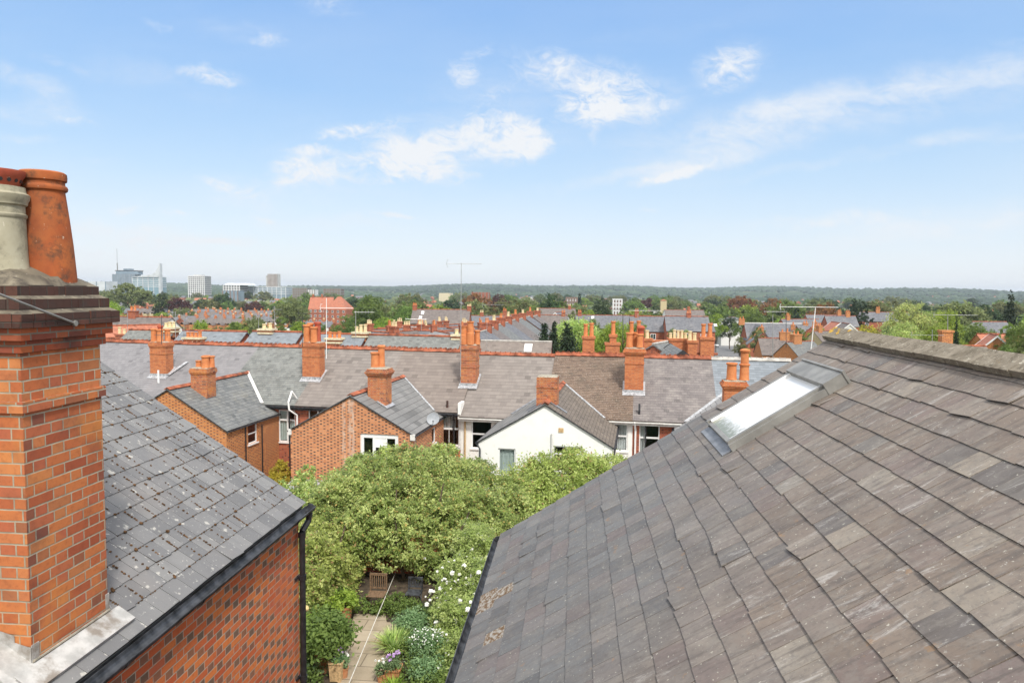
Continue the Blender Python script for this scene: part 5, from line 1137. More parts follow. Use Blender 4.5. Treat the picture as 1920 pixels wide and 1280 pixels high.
box_thing('office_block', 'distant pale flat shed left of the tall mast', 'warehouse', 823, 843, 549.5, 1100, 30, 'stone_cream')
box_thing('apartment_block', 'dark red block of flats among trees right of the tall mast', 'flats', 884, 916, 548, 800, 15, 'brick_red', None, 5, 0, finmat='brown_block')
box_thing('office_block', 'white and brown block with stair tower, centre distance', 'flats', 1062, 1082, 557, 620, 14, 'white_block', 'brown_block', 4, 3)
box_thing('office_block', 'pale block of flats just right of the dark round tree', 'flats', 1150, 1166, 560, 700, 14, 'brown_block', 'white_block', 3, 3)
bhouse('large building with steep red tiled roofs and small gables, left middle distance', 604, 557, 400, 13, 12, 6.5, 8, 'clay_tile_far', 'brick_red', [(-5, 0, 1., 1., 1.2, 2, 'pot_clean', 'brick_red'), (0, 0, 1., 1., 1.2, 2, 'pot_clean', 'brick_red')], wins=5, floors=3)
bhouse('hipped red tiled wing of the large red roofed building', 637, 556, 395, 13, 12, 7, -6, 'clay_tile_far', 'brick_red', wins=4, floors=3, hip=True)
bhouse('brick church-like tower with flat cap beyond the aerials', 1244, 561, 420, 3.4, 3.4, .6, 0, 'clay_tile_far', 'brick_yellow', hip=True, ridge=False, name='brick_tower', cat='tower')
# ---- packed terraces: four kinds copied
def proto(label, wallm, roof, pot, group):
    h = thing('terraced_house', label, 'house', (0, 0, 0), WORLD, group)
    mb = MB(); mb.slab([(-2.7, -4.3, 4.9), (2.7, -4.3, 4.9), (2.7, 0, 7.6), (-2.7, 0, 7.6)], .1); mb.slab([(-2.7, 0, 7.6), (2.7, 0, 7.6), (2.7, 4.3, 4.9), (-2.7, 4.3, 4.9)], .1); mb.build('roof', roof, h)
    mb = MB(); mb.box(-2.7, 2.7, -4, 4, -2, 4.95); mb.add([(-2.7, -4, 4.95), (-2.7, 4, 4.95), (-2.7, 0, 7.5), (2.7, -4, 4.95), (2.7, 4, 4.95), (2.7, 0, 7.5)], [(0, 2, 1), (3, 4, 5)]); mb.box(-2.6, .1, -8, -4, -2, 4.2); mb.build('wall', wallm, h)
    mb = MB(); mb.slab([(-2.8, -8.2, 4.1), (.2, -8.2, 4.1), (.2, -4, 4.3), (-1.2, -4, 5.6), (-1.2, -8.2, 5.6), (-2.8, -8.2, 4.1)][:0] or [(.25, -8.2, 4.1), (.25, -3.2, 4.1), (-1.2, -3.2, 5.5), (-1.2, -8.2, 5.5)], .08); mb.slab([(-2.75, -8.2, 4.1), (-2.75, -3.2, 4.1), (-1.2, -3.2, 5.5), (-1.2, -8.2, 5.5)], .08); mb.build('wing_roof', roof, h)
    mb = MB(); mb.box(1.9, 3.0, -.5, .5, 6.5, 8.6); mb.k = 1
    for x in (2.1, 2.45, 2.8): mb.tube((x, 0, 8.6), (x, 0, 9.25), .17, .13, 6)
    mb.build('chimney', ['brick_stack', pot], h)
    for x, z in ((1.3, 3.0), (1.3, .3)):
        mb = MB(); mb.box(x-.6, x+.6, -4.05, -3.98, z, z+1.5); mb.build('window', 'upvc_white', h)
    return h
GT = 'small terraced houses packed in rows in the distance'
PR = [proto('small brick terraced house with buff pots in the packed distant rows', 'brick_red', 'slate_far', 'pot_buff', GT), proto('small brick terraced house with orange pots in the packed distant rows', 'brick_orange', 'slate_far_warm', 'pot_clean', GT),
      proto('small cream walled terraced house in the packed distant rows', 'render_white', 'slate_far', 'pot_buff', GT), proto('small buff brick terraced house in the packed distant rows', 'brick_yellow', 'slate_far_warm', 'pot_buff', GT)]
register(None); used = [False]*4
def place(pr, k, x, y, z, rot, s=1., flag=used, lst=PR):
    o = pr[k] if not flag[k] else copy_tree(pr[k]); flag[k] = True
    o.location = (x, y, z); o.rotation_euler = (0, 0, rot); o.scale = (s, s, s) if s != 1. else (1, 1, 1); return o
HS = []
for (x0, x1, Y, rot) in [(195, 330, 345, 8), (290, 480, 372, -6), (330, 560, 400, 5), (300, 520, 435, -10), (330, 545, 470, 6), (380, 560, 510, -6), (250, 420, 520, 7), (560, 660, 430, 20), (560, 640, 350, -12), (1190, 1310, 420, 8), (1235, 1400, 480, -4), (1290, 1430, 540, 6), (1440, 1600, 400, -6), (1460, 1640, 470, 8), (905, 1010, 560, -5), (1600, 1700, 520, 4)]:
    p0 = atY(x0, 600, Y); p1 = atY(x1, 600, Y); n = int((p1.x-p0.x)/5.4)
    for i in range(n):
        if random.random() < .1: continue
        x = p0.x+i*5.4; y = Y+(x-(p0.x+p1.x)/2)*math.tan(R_(rot)); k = random.choices(range(4), (4, 4, 1, 1.4))[0]
        place(PR, k, x, y, gz(x, y)+random.uniform(-.15, .15), R_(rot)+(math.pi if random.random() < .0 else 0)); HS.append((x, y))
# ---- trees, prototypes then copies
GTREE = 'trees of the distant town'
TP = [('round mid green tree among the distant houses', 'broad', 13, 14, 'leaf_tree', 3000), ('bright green tree among the distant houses', 'broad', 11, 12, 'leaf_lime', 3000), ('olive green spreading tree among the distant houses', 'broad', 14, 17, 'leaf_olive', 3500),
      ('dark green tree among the distant houses', 'broad', 13, 11, 'leaf_dark', 3000), ('dark purple-leaved copper tree among the distant houses', 'broad', 12, 12, 'leaf_copper_reflect', 2600), ('narrow dark conifer among the distant houses', 'conifer', 15, 6, 'leaf_conifer', 2000), ('tree painted with the red window-glass reflection among the distant houses', 'broad', 13, 13, 'leaf_reflect_red', 2600)]
TPR = [make_tree(l, k, h, w_, m, n, .95, (0, 0, 0), group=GTREE, inner=.3) for l, k, h, w_, m, n in TP]
register(None); tused = [False]*7
def dist_tree(k, x, y, s): return place(TPR, k, x, y, gz(x, y)-.3, random.random()*6.3, s, tused)
cnt = 0
while cnt < 225:
    Y = 300+900*random.random()**1.5; px = random.uniform(120, 1960); p = atY(px, 560, Y)
    if any(abs(p.x-a)+abs(Y-b) < 12 for a, b in HS): continue
    if Y < 520 and 190 < px < 560: continue
    if Y < 420 and (px < 700 or 880 < px < 980 and Y < 330): continue
    k = random.choices(range(7), (7, 3, 5, 4, .5, 1.2, .1))[0]; 
    dist_tree(k, p.x, Y, random.uniform(.9, 1.5)); cnt += 1
for _ in range(34):
    px = random.choice([random.uniform(-500, 60), random.uniform(1960, 2500)]); Y = random.uniform(70, 330); p = atY(px, 560, Y); dist_tree(random.choice([0, 1, 2, 0]), p.x, Y, random.uniform(.6, 1.))
for px, Y, k, s in [(885, 560, 6, 1.1), (905, 600, 6, 1.0), (935, 520, 6, 1.2), (957, 560, 4, 1.0), (1370, 520, 6, .9), (1400, 560, 6, .9), (1430, 500, 2, 1.), (1450, 430, 6, 1.25), (1480, 560, 6, .9), (1512, 520, 6, .9), (1548, 420, 6, 1.2), (1590, 540, 6, .9), (335, 520, 4, 1.35), (475, 560, 4, 1.1), (590, 520, 1, .9), (440, 330, 1, .7), (560, 330, 3, .7), (1500, 330, 0, .8), (1560, 340, 0, .8), (1225, 330, 0, .8), (1180, 380, 2, .9), (1010, 400, 2, .9), (960, 360, 0, .8), (910, 340, 0, .8), (860, 420, 2, .8), (790, 400, 3, 1.), (820, 360, 0, .8), (730, 420, 2, 1.), (650, 450, 2, .9), (1290, 300, 0, .7), (1330, 420, 1, .7),  # red-leaved copies carry the window reflection's tint in their colour
                   (200, 420, 1, .9), (225, 330, 0, .8), (265, 340, 1, .7), (300, 420, 1, .8), (345, 430, 2, .8), (395, 540, 2, 1), (425, 550, 0, 1.), (520, 540, 0, 1.), (455, 400, 0, .6), (370, 350, 5, .5), (1655, 380, 2, .9), (1690, 300, 0, .9), (1720, 330, 3, .9), (1850, 330, 2, 1.), (1880, 280, 0, .8), (1815, 300, 2, .8)]:
    p = atY(px, 560, Y); dist_tree(k, p.x, Y, s)
NT = [('great olive-grey tree in front of the blue tower and glass building', 'broad', 245, 529, 480, 85, 'leaf_olive', {}), ('spreading dark cedar-like tree below the glass building', 'cedar', 299, 545, 430, 42, 'leaf_dark', {}),
 ('dark tree beside the low blue-grey office at the skyline', 'broad', 172, 530, 420, 22, 'leaf_tree', {}),
 ('bright green tree just right of the near stack corbels', 'broad', 208, 552, 150, 62, 'leaf_lime', {}), ('bright green tree by the white walled house', 'broad', 228, 572, 125, 60, 'leaf_bright', {}), ('lime green tree right of the white walled house', 'broad', 302, 596, 115, 46, 'leaf_lime', {}),
 ('round lime green tree behind the fat four-pot stack', 'broad', 378, 586, 150, 50, 'leaf_lime', {}), ('twiggy brown-green tree in the middle left distance', 'broad', 545, 557, 300, 70, 'leaf_olive', {}), ('dark narrow tree behind the next row of roofs', 'broad', 528, 577, 140, 30, 'leaf_tree', {}), ('olive bushy tree left of the twiggy one', 'broad', 480, 580, 200, 60, 'leaf_olive', {}),
 ('lush dark green tree right of the red roofed building, the larger of two', 'broad', 692, 548, 235, 82, 'leaf_tree', {}), ('lush dark green tree, the smaller and right one of the pair', 'broad', 766, 568, 215, 76, 'leaf_tree', {}),
 ('tall pointed dark green tree in the centre distance', 'broad', 1034, 545, 300, 60, 'leaf_dark', {}), ('mid green tree in front of the pointed one', 'broad', 1000, 567, 260, 66, 'leaf_tree', {}), ('round very dark evergreen in the centre distance', 'broad', 1128, 553, 300, 44, 'leaf_dark', {}),
 ('large light green tree behind the three conifers', 'broad', 1085, 599, 128, 105, 'leaf_bright', {'inner': .1}), ('light green tree behind the slim chimney stacks', 'broad', 1158, 603, 122, 80, 'leaf_lime', {}),
 ('skyline tree painted with the red window-glass reflection, right of the tall mast', 'broad', 890, 551, 520, 56, 'leaf_reflect_red', {}), ('tree painted with the red window-glass reflection, right of the dark red flats', 'broad', 936, 549, 540, 36, 'leaf_copper_reflect', {}), ('tree painted with the red window-glass reflection, high above the tall gables', 'broad', 1452, 558, 420, 52, 'leaf_reflect_red', {}), ('broad tree painted with the red window-glass reflection, left of the cedar', 'broad', 1548, 561, 330, 50, 'leaf_reflect_red', {}), ('right skyline tree painted with the red window-glass reflection, beyond the garage', 'broad', 1392, 556, 560, 60, 'leaf_reflect_red', {}),  # leaf colours stand in for red reflections in the window glass
 ('leftmost of three dark clipped conifers behind the ridge', 'column', 1020, 607, 92, 36, 'leaf_conifer', {}), ('slimmest and tallest of the three dark conifers', 'column', 1038, 602, 95, 24, 'leaf_conifer', {}), ('bushiest and rightmost of the three dark conifers', 'column', 1064, 607, 88, 48, 'leaf_conifer', {}),
 ('green tree behind the lattice aerial', 'broad', 1215, 576, 240, 60, 'leaf_tree', {}), ('dark tree left of the brick tower with flat cap', 'broad', 1231, 562, 330, 28, 'leaf_dark', {}), ('small green tree left of the large plain slate roof', 'broad', 1260, 601, 150, 22, 'leaf_tree', {}),
 ('bushy green tree right of the large plain slate roof', 'broad', 1322, 583, 230, 48, 'leaf_tree', {}), ('taller bushy tree in front of the white boxy house', 'broad', 1345, 575, 250, 36, 'leaf_lime', {}), ('broad green tree left of the tall gables', 'broad', 1412, 577, 260, 64, 'leaf_tree', {}), ('small round street tree by the road', 'broad', 1388, 622, 165, 24, 'leaf_olive', {}), ('low lime bush on the verge by the road', 'broad', 1402, 646, 160, 18, 'leaf_lime', {}),
 ('green tree behind the grey roofs right of the gables', 'broad', 1512, 590, 250, 40, 'leaf_tree', {}), ('layered dark cedar standing above the houses on the right', 'cedar', 1606, 557, 235, 78, 'leaf_conifer', {}), ('golden yellow round tree below the cedar', 'broad', 1626, 601, 170, 56, 'leaf_yellow', {}),
 ('dark holly tree right of the golden tree', 'broad', 1668, 592, 150, 34, 'leaf_dark', {}), ('tallest bright green tree of the right hand clump', 'broad', 1712, 560, 165, 90, 'leaf_bright', {}), ('broad bright green tree in the middle of the right clump', 'broad', 1775, 572, 170, 95, 'leaf_lime', {}), ('loose pale green tree at the front of the right clump', 'broad', 1700, 597, 125, 85, 'leaf_bright', {}),
 ('wide green tree above the lone orange stack', 'broad', 1770, 598, 120, 80, 'leaf_lime', {}), ('green tree at the right end of the clump', 'broad', 1828, 588, 150, 60, 'leaf_tree', {}), ('dark spindly fir in front of the right clump', 'conifer', 1795, 599, 105, 24, 'leaf_conifer', {}),
 ('dark cedar on the right skyline', 'cedar', 1852, 562, 300, 40, 'leaf_dark', {}), ('tall dark fir near the right edge', 'conifer', 1897, 552, 200, 58, 'leaf_conifer', {}), ('dense green tree at the right edge', 'broad', 1918, 592, 100, 62, 'leaf_tree', {}), ('bush beside the red clay tiled roof', 'broad', 1893, 629, 90, 46, 'leaf_tree', {}),
 ('mid green tree left of the lush dark pair', 'broad', 650, 578, 190, 40, 'leaf_tree', {}),
 ('lighter tree in front of the lush dark pair', 'broad', 720, 585, 170, 50, 'leaf_lime', {}),
 ('olive tree left of the purple-brown roof', 'broad', 800, 572, 260, 46, 'leaf_olive', {}),
 ('green tree behind the purple-brown roof', 'broad', 860, 575, 260, 40, 'leaf_tree', {}),
 ('lime tree between the purple-brown and long grey roofs', 'broad', 900, 580, 250, 36, 'leaf_lime', {}),
 ('wide green tree behind the long grey roof', 'broad', 955, 572, 240, 54, 'leaf_tree', {}),
 ('olive tree between the pointed and round dark trees', 'broad', 1075, 572, 250, 44, 'leaf_olive', {}),
 ('light tree at the foot of the round dark evergreen', 'broad', 1105, 570, 255, 38, 'leaf_lime', {}),
 ('green tree right of the round dark evergreen', 'broad', 1165, 575, 250, 46, 'leaf_tree', {}),
 ('olive tree left of the lattice aerial', 'broad', 1190, 585, 215, 36, 'leaf_olive', {}),
 ('small lime tree behind the buff pots', 'broad', 1288, 600, 140, 18, 'leaf_lime', {}),
 ('dark tree right of the taller bushy tree', 'broad', 1370, 580, 280, 40, 'leaf_dark', {}),
 ('green tree above the tall gables', 'broad', 1470, 588, 270, 36, 'leaf_tree', {}),
 ('green tree left of the cedar foot', 'broad', 1580, 585, 260, 34, 'leaf_tree', {}),
 ('pale olive tree behind the cedar', 'broad', 1640, 578, 300, 40, 'leaf_olive', {}),
 ('dark green tree behind the second opposite stack', 'broad', 600, 592, 150, 34, 'leaf_tree', {}),
 ('green tree behind the blue slates', 'broad', 440, 590, 170, 44, 'leaf_tree', {}),
 ('olive bush behind the fat four-pot stack', 'broad', 410, 597, 140, 30, 'leaf_olive', {}),
 ('green tree behind the white walled house', 'broad', 265, 588, 130, 30, 'leaf_tree', {}),
 ('green tree left of the tall dark fir', 'broad', 1860, 600, 150, 40, 'leaf_tree', {}),
 ('mid green tree at the back of the right clump', 'broad', 1745, 566, 180, 60, 'leaf_tree', {}),
 ('pale tree at the left end of the right clump', 'broad', 1660, 610, 105, 44, 'leaf_bright', {}),
 ('lime tree among the small roofs left of the tall mast', 'broad', 700, 600, 120, 44, 'leaf_lime', {}),
 ('green tree beside the tall aerial mast', 'broad', 845, 596, 150, 34, 'leaf_tree', {}),
 ('green tree left of the long grey house', 'broad', 905, 590, 165, 34, 'leaf_tree', {}),
 ('light tree hiding the dormered house', 'broad', 1005, 596, 160, 40, 'leaf_lime', {}),
 ('tree between the grey houses', 'broad', 970, 584, 200, 36, 'leaf_tree', {}),
 ('green tree right of the large light green one', 'broad', 1112, 588, 180, 48, 'leaf_tree', {}),
 ('light tree behind the lattice aerial', 'broad', 1200, 592, 150, 40, 'leaf_lime', {}),
 ('green tree left of the buff pots', 'broad', 1245, 590, 190, 34, 'leaf_tree', {}),
 ('bright tree above the buff pots', 'broad', 1300, 588, 210, 44, 'leaf_lime', {}),
 ('green tree beside the tall gables', 'broad', 1500, 602, 170, 36, 'leaf_tree', {}),
 ('light tree beneath the long boom', 'broad', 1535, 596, 190, 38, 'leaf_lime', {}),
 ('olive tree in front of the tall gables', 'broad', 1425, 600, 175, 34, 'leaf_olive', {}),
 ('lime tree left of the second opposite stack', 'broad', 560, 590, 160, 46, 'leaf_lime', {}),
 ('tree behind the pale aerial mast', 'broad', 630, 596, 140, 36, 'leaf_tree', {}),
 ('green tree behind the leftmost opposite stack', 'broad', 340, 596, 130, 30, 'leaf_tree', {}),
 ('lime bush behind the banded stack', 'broad', 455, 600, 135, 34, 'leaf_lime', {})]
for lab, kd, px, yt, Y, wp, mt, kw in NT:
    tree_px(lab, kd, px, yt, Y, wp, mt, n=11000 if wp > 60 or kd in ('column', 'conifer') else 6500 if wp > 35 else 3500, inner=kw.get('inner', .22))
# ---- far woodland over the hills and plain, one mass
def clumps(name, n, rmin, rmax, smin, smax, mat):
    V = []; Fs = []; Cc = []
    base_v = np.array([(math.cos(a)*math.cos(e), math.sin(a)*math.cos(e), math.sin(e)) for e in (-.1, .55) for a in np.arange(6)*math.pi/3]+[(0, 0, 1)])
    bf = [(i, (i+1) % 6, 6+(i+1) % 6, 6+i) for i in range(6)]+[(6+i, 6+(i+1) % 6, 12) for i in range(6)]
    for k in range(n):
        r = math.sqrt(rng.uniform(rmin**2, rmax**2)); a = rng.uniform(-.85, .85); x, y = r*math.sin(a), r*math.cos(a)
        if math.sin(x*.004+2)*math.sin(y*.0028)+rng.normal()*.35 < -.3: continue
        s = rng.uniform(smin, smax); v = base_v*np.array([s, s, s*.8])*rng.uniform(.75, 1.25, (13, 1))+np.array([x, y, gz(x, y)+s*.15]); i = len(V)*13
        V.append(v); Fs += [tuple(i+q for q in f) for f in bf]; c = rng.random(3); c[0] = min(1, max(0, .5+.3*math.sin(x*.003)*math.sin(y*.0023+1)+.25*math.sin(x*.011+y*.007)+rng.normal()*.15)); Cc += [tuple(c)]*12
    me = bpy.data.meshes.new(name); me.from_pydata(np.concatenate(V).tolist(), [], Fs); me.materials.append(MAT[mat]); finish(me, Cc)
    o = bpy.data.objects.new(name, me); C.objects.link(o); o['kind'] = 'stuff'; o['label'] = 'blue-green woodland covering the far plain and hills'; o['category'] = 'woodland'; return o
clumps('woodland', 16000, 1500, 4700, 7, 15, 'leaf_far')
q = clumps('town_trees', 5200, 760, 1700, 4, 8.5, 'leaf_town'); q['label'] = 'mixed green trees massed between the far roofs below the hills'; q['category'] = 'trees'
mb = MB()
for k in range(420):
    Y = random.uniform(620, 2300); px = random.uniform(100, 1950); p = atY(px, 560, Y); g = gz(p.x, Y); w_, d, h = random.uniform(5, 16), 8, random.uniform(5, 7.5); a = random.choice([0, 0, .3, -.3, 1.3]); ca, sa = math.cos(a), math.sin(a)
    Q = lambda x, y, z: (p.x+x*ca-y*sa, Y+x*sa+y*ca, g+z)
    mb.k = random.choices((0, 1, 2), (5, 3, 1))[0]; mb.hexa([Q(-w_/2, -d/2, -1), Q(w_/2, -d/2, -1), Q(w_/2, d/2, -1), Q(-w_/2, d/2, -1)], [Q(-w_/2, -d/2, h), Q(w_/2, -d/2, h), Q(w_/2, d/2, h), Q(-w_/2, d/2, h)])
    mb.k = random.choices((3, 4), (3, 4))[0]; mb.add([Q(-w_/2-.3, -d/2-.3, h-.1), Q(w_/2+.3, -d/2-.3, h-.1), Q(w_/2+.3, d/2+.3, h-.1), Q(-w_/2-.3, d/2+.3, h-.1), Q(-w_/2, 0, h+3), Q(w_/2, 0, h+3)], [(0, 1, 5, 4), (2, 3, 4, 5), (3, 0, 4), (1, 2, 5)])
q = mb.build('far_houses', ['brick_red', 'render_white', 'brown_block', 'clay_tile_far', 'slate_far']); q['kind'] = 'stuff'; q['label'] = 'scatter of far red and grey roofs among trees below the hills'; q['category'] = 'houses'

# ================================================================== ROAD, GARAGE AND VEHICLES SEEN THROUGH THE GAP
def road(name, pts, mat, dz=.02):
    mb = MB(); P = [atY(px, 600, Y) for px, Y in pts]; mb.face([(p.x, p.y, gz(p.x, p.y)+dz+.35) for p in P]); o = mb.build(name, mat); o['kind'] = 'structure'; return o
road('road', [(1325, 150), (1425, 150), (1402, 335), (1325, 335)], 'asphalt')
GY = 335; p = atY(1357, 620, GY); g = gz(p.x, GY)
t = thing('garage', 'flat roofed garage with dark open bays and silver fascia at the end of the road', 'garage', (p.x, GY, g))
zt = p.z; a, b = atY(1334, 620, GY).x, atY(1381, 620, GY).x
mb = MB(); mb.box(a, b, GY, GY+10, zt-1.1, zt); mb.build('fascia', 'silver_roof', t); mb = MB(); mb.box(a+.2, b-.2, GY+1, GY+9, g-.5, zt-1.1); mb.build('wall', 'charcoal', t)
for i in range(4): x = a+(b-a)*i/3; mb = MB(); mb.box(x-.15, x+.15, GY, GY+.3, g-.5, zt-1.1); mb.build('column', 'silver_roof', t)
def vehicle(label, px, Y, rot, L, w_, h, kind, mat):
    p = atY(px, 600, Y); fr = (Vector((p.x, Y, gz(p.x, Y)+.4)), R_(rot)); t = thing('parked_'+kind, label, kind, (0, 0, 0), fr)
    mb = MB()
    if kind == 'van': mb.hexa([(-w_/2, -L/2, .35), (w_/2, -L/2, .35), (w_/2, L/2, .35), (-w_/2, L/2, .35)], [(-w_/2, -L/2, 1.1), (w_/2, -L/2, 1.1), (w_/2, L/2, 1.1), (-w_/2, L/2, 1.1)]); mb.frustum(0, .3, 1.1, h, w_/2, L/2-.3, w_/2-.12, L/2-.7)
    else: mb.frustum(0, 0, .3, .85, w_/2, L/2, w_/2, L/2-.1); mb.frustum(0, .2, .85, h, w_/2-.05, L*.3, w_/2-.25, L*.2)
    mb.build('body', mat, t)
    mb = MB()
    zc = h-.75 if kind == 'van' else .95; mb.box(-w_/2+.15, w_/2-.15, -L/2+(.22 if kind == 'van' else .75), -L/2+(.5 if kind == 'van' else 1.4), zc, zc+.45); mb.build('windscreen', 'car_glass', t)
    for sx in (-1, 1):
        for sy in (-1, 1): mb = MB(); mb.tube((sx*(w_/2-.18), sy*L*.32, .33), (sx*(w_/2+.01), sy*L*.32, .33), .33, n=10); mb.build('wheel', 'tyre', t)
vehicle('white van parked in the road, the farther of two', 1344, 300, 0, 5, 2., 2.2, 'van', 'car_white'); vehicle('white van parked in the road, the nearer of two', 1345, 268, 4, 4.8, 2., 2.1, 'van', 'car_white')
vehicle('dark car parked in front of the garage bays, left one', 1350, 326, 88, 4.2, 1.8, 1.4, 'car', 'car_dark'); vehicle('dark car parked in front of the garage bays, right one', 1364, 327, 92, 4.2, 1.8, 1.4, 'car', 'car_dark'); vehicle('pale car parked at the kerb near the small street tree', 1374, 285, 15, 4.2, 1.8, 1.4, 'car', 'silver_roof')

# ================================================================== TELEVISION AERIALS
def aerial(label, px, ytop, ybase, Y, x0, x1, yb, mat='metal_aerial', kind='yagi', px2=None, r=.02):
    """mast from the stack or roof it is strapped to, boom across the picture with its rods"""
    b = atY(px2 or px, ybase, Y); a = atY(px, ytop, Y); t = thing('television_aerial', label, 'aerial', (b.x, b.y, b.z))
    mb = MB(); mb.tube(b, a, r, r*.8, 6); mb.build('mast', mat, t)
    p, q = atY(x0, yb, Y-.3), atY(x1, yb+(x1-x0)*.01, Y+.6); mb = MB(); mb.tube(p, q, r*.62, n=5); n = 11 if kind == 'yagi' else 6; d = (q-p); side = Vector((0, 0, 1)) if kind == 'vert' else Vector((-d.y, d.x, 0)).normalized()
    for i in range(n): c = p+d*((i+.3)/n); L = .16+.1*(i == n-1); mb.tube(c-side*L, c+side*L, r*.3, n=4)
    if kind == 'yagi':
        e = p; 
        for s_ in (-1, 1): mb.tube(e+Vector((0, 0, .02)), e+Vector((.08, 0, .22*s_)), r*.5, n=4)
        mb.tube(e+Vector((.08, -.2, .2)), e+Vector((.08, .2, .2)), r*.4, n=4); mb.tube(e+Vector((.08, -.2, -.2)), e+Vector((.08, .2, -.2)), r*.4, n=4)
    mb.build('boom', mat, t); return t
aerial('tallest television aerial, thin mast rising high into the sky beside a brick stack', 865, 493, 706, 38.6, 837, 903, 494, px2=863.5, r=.022)
aerial('pale aerial mast bracketed right of the second opposite stack', 612, 559, 672, 38.4, 600, 662, 577, 'upvc_white'); aerial('dark aerial mast left of the second opposite stack', 567, 589, 650, 38.8, 559, 598, 587.5, 'gutter_grey')
aerial('aerial on the banded stack with buff pots', 515, 574, 614, 62, 512, 528, 580, r=.026); aerial('thin aerial left of the banded stack with buff pots', 485, 586, 616, 62, 484, 511, 589, r=.022)
aerial('pale aerial mast strapped to the twin banded stack', 667, 583, 640, 60, 664, 702, 585, 'metal_aerial', 'vert', r=.03)
aerial('short aerial by the step in the opposite roofs', 913, 588, 655, 41, 904, 944, 571, r=.014); aerial('dark aerial mast strapped to the tall opposite stack', 1168, 584, 655, 39, 1143, 1201, 580, 'gutter_grey', r=.02)
aerial('lattice-like aerial right of the tall opposite stack', 1196, 588, 640, 70, 1180, 1240, 582, 'metal_aerial', r=.03)
aerial('pale aerial with curved arms over the tall brick gables', 1449, 590, 672, 92, 1432, 1476, 584, 'metal_aerial', 'vert', r=.045); aerial('dark aerial mast left of the slanting one', 1474, 580, 652, 90, 1462, 1482, 578, 'gutter_grey', r=.035)
aerial('slanting aerial mast with very long boom, left of the near roof corner', 1529, 577, 662, 58, 1462, 1572, 575, 'upvc_white', px2=1520, r=.035)
aerial('aerial with two long booms above the lone orange stack', 1777, 592, 648, 70, 1750, 1833, 590, 'metal_aerial', r=.035); aerial('lower aerial left of the lone orange stack', 1748, 618, 650, 66, 1708, 1770, 628, 'metal_aerial', r=.025)
aerial('aerial with a dotted white boom beside the leftmost opposite stack', 303, 590, 645, 38.5, 290, 352, 628, 'gutter_grey', 'vert', r=.02); aerial('thin aerial mast behind the leftmost opposite stack', 329, 584, 650, 44, 318, 350, 590, 'metal_aerial', r=.02)
aerial('thin aerial near the white walled house, far left', 239, 586, 640, 60, 236, 262, 582, 'metal_aerial', r=.022); aerial('second thin mast right of the leftmost opposite stack', 345, 587, 640, 61, 338, 352, 592, 'metal_aerial', r=.022)
aerial('thin aerial over the small slate roofs left of the tall mast', 790, 590, 620, 96, 760, 800, 598, r=.03)

# ================================================================== GARDEN BELOW
GG = -9.0
def G(px, py, z=GG+.03): return atZ(px, py, z)
def sheet(name, pts, z, mat):
    mb = MB(); mb.face([Vector((p[0], p[1], z)) for p in pts]); o = mb.build(name, mat); o['kind'] = 'structure'; return o
sheet('soil', [(-9.5, 9), (1.5, 9), (1.5, 22), (-9.5, 22)], GG+.012, 'earth')
a, b, c_, d_ = G(628, 1300), G(664, 1150), G(722, 1150), G(752, 1300)
sheet('patio', [a[:2], b[:2], c_[:2], d_[:2]], GG+.03, 'slabs')
e, f_, g_, h_ = G(700, 1196), G(700, 1166), G(775, 1166), G(778, 1192)
sheet('patio_strip', [(e.x, e.y), (f_.x, f_.y), (g_.x, g_.y), (h_.x, h_.y)], GG+.034, 'slabs')
wY = 21.9
t = thing('garden_wall', 'old dark red brick wall at the back of the garden, overhung by the shrubs', 'wall', (-4, wY, GG)); mb = MB(); mb.box(-9.6, 3, wY, wY+.22, GG-.3, -7.75); mb.box(-9.6, 3, wY-.03, wY+.25, -7.75, -7.68); mb.build('brickwork', 'brick_red', t)
def px_lobes(L): 
    o = []
    for px, py, Y, rx, ry, rz in L: p = atY(px, py, Y); o.append((p.x, p.y, p.z, rx, ry, rz))
    return o
def shrub(name, label, cat, L, n, size, mat, stems=(), parts=('foliage',), **kw):
    Lw = px_lobes(L); cx_ = sum(l[0] for l in Lw)/len(Lw); cy_ = sum(l[1] for l in Lw)/len(Lw); g = gz(cx_, cy_); t = thing(name, label, cat, (cx_, cy_, g))
    Lx = list(Lw)
    for l in Lw:
        for _ in range(5):
            d = Vector((random.gauss(0, 1), random.gauss(-.3, 1), random.gauss(.4, .8))).normalized(); q = random.uniform(.25, .5)
            Lx.append((l[0]+d.x*l[3]*.9, l[1]+d.y*l[4]*.9, l[2]+d.z*l[5]*.9, l[3]*q, l[4]*q, l[5]*q*1.1))
    leafmesh('foliage', Lx, n, size, mat, t, off=(cx_, cy_, g), **kw)
    for (sx, sy, tx, ty, tz) in stems:
        mb = MB(); b = Vector((cx_+sx, cy_+sy, g)); q = Vector((cx_+tx, cy_+ty, g+tz)); m = (b+q)/2+Vector((random.gauss(0, .1), 0, .1)); mb.tube(b, m, .06, .045, 7); mb.tube(m, q, .045, .02, 7); mb.build('stem', 'bark', t)
    return t, (cx_, cy_, g), Lw
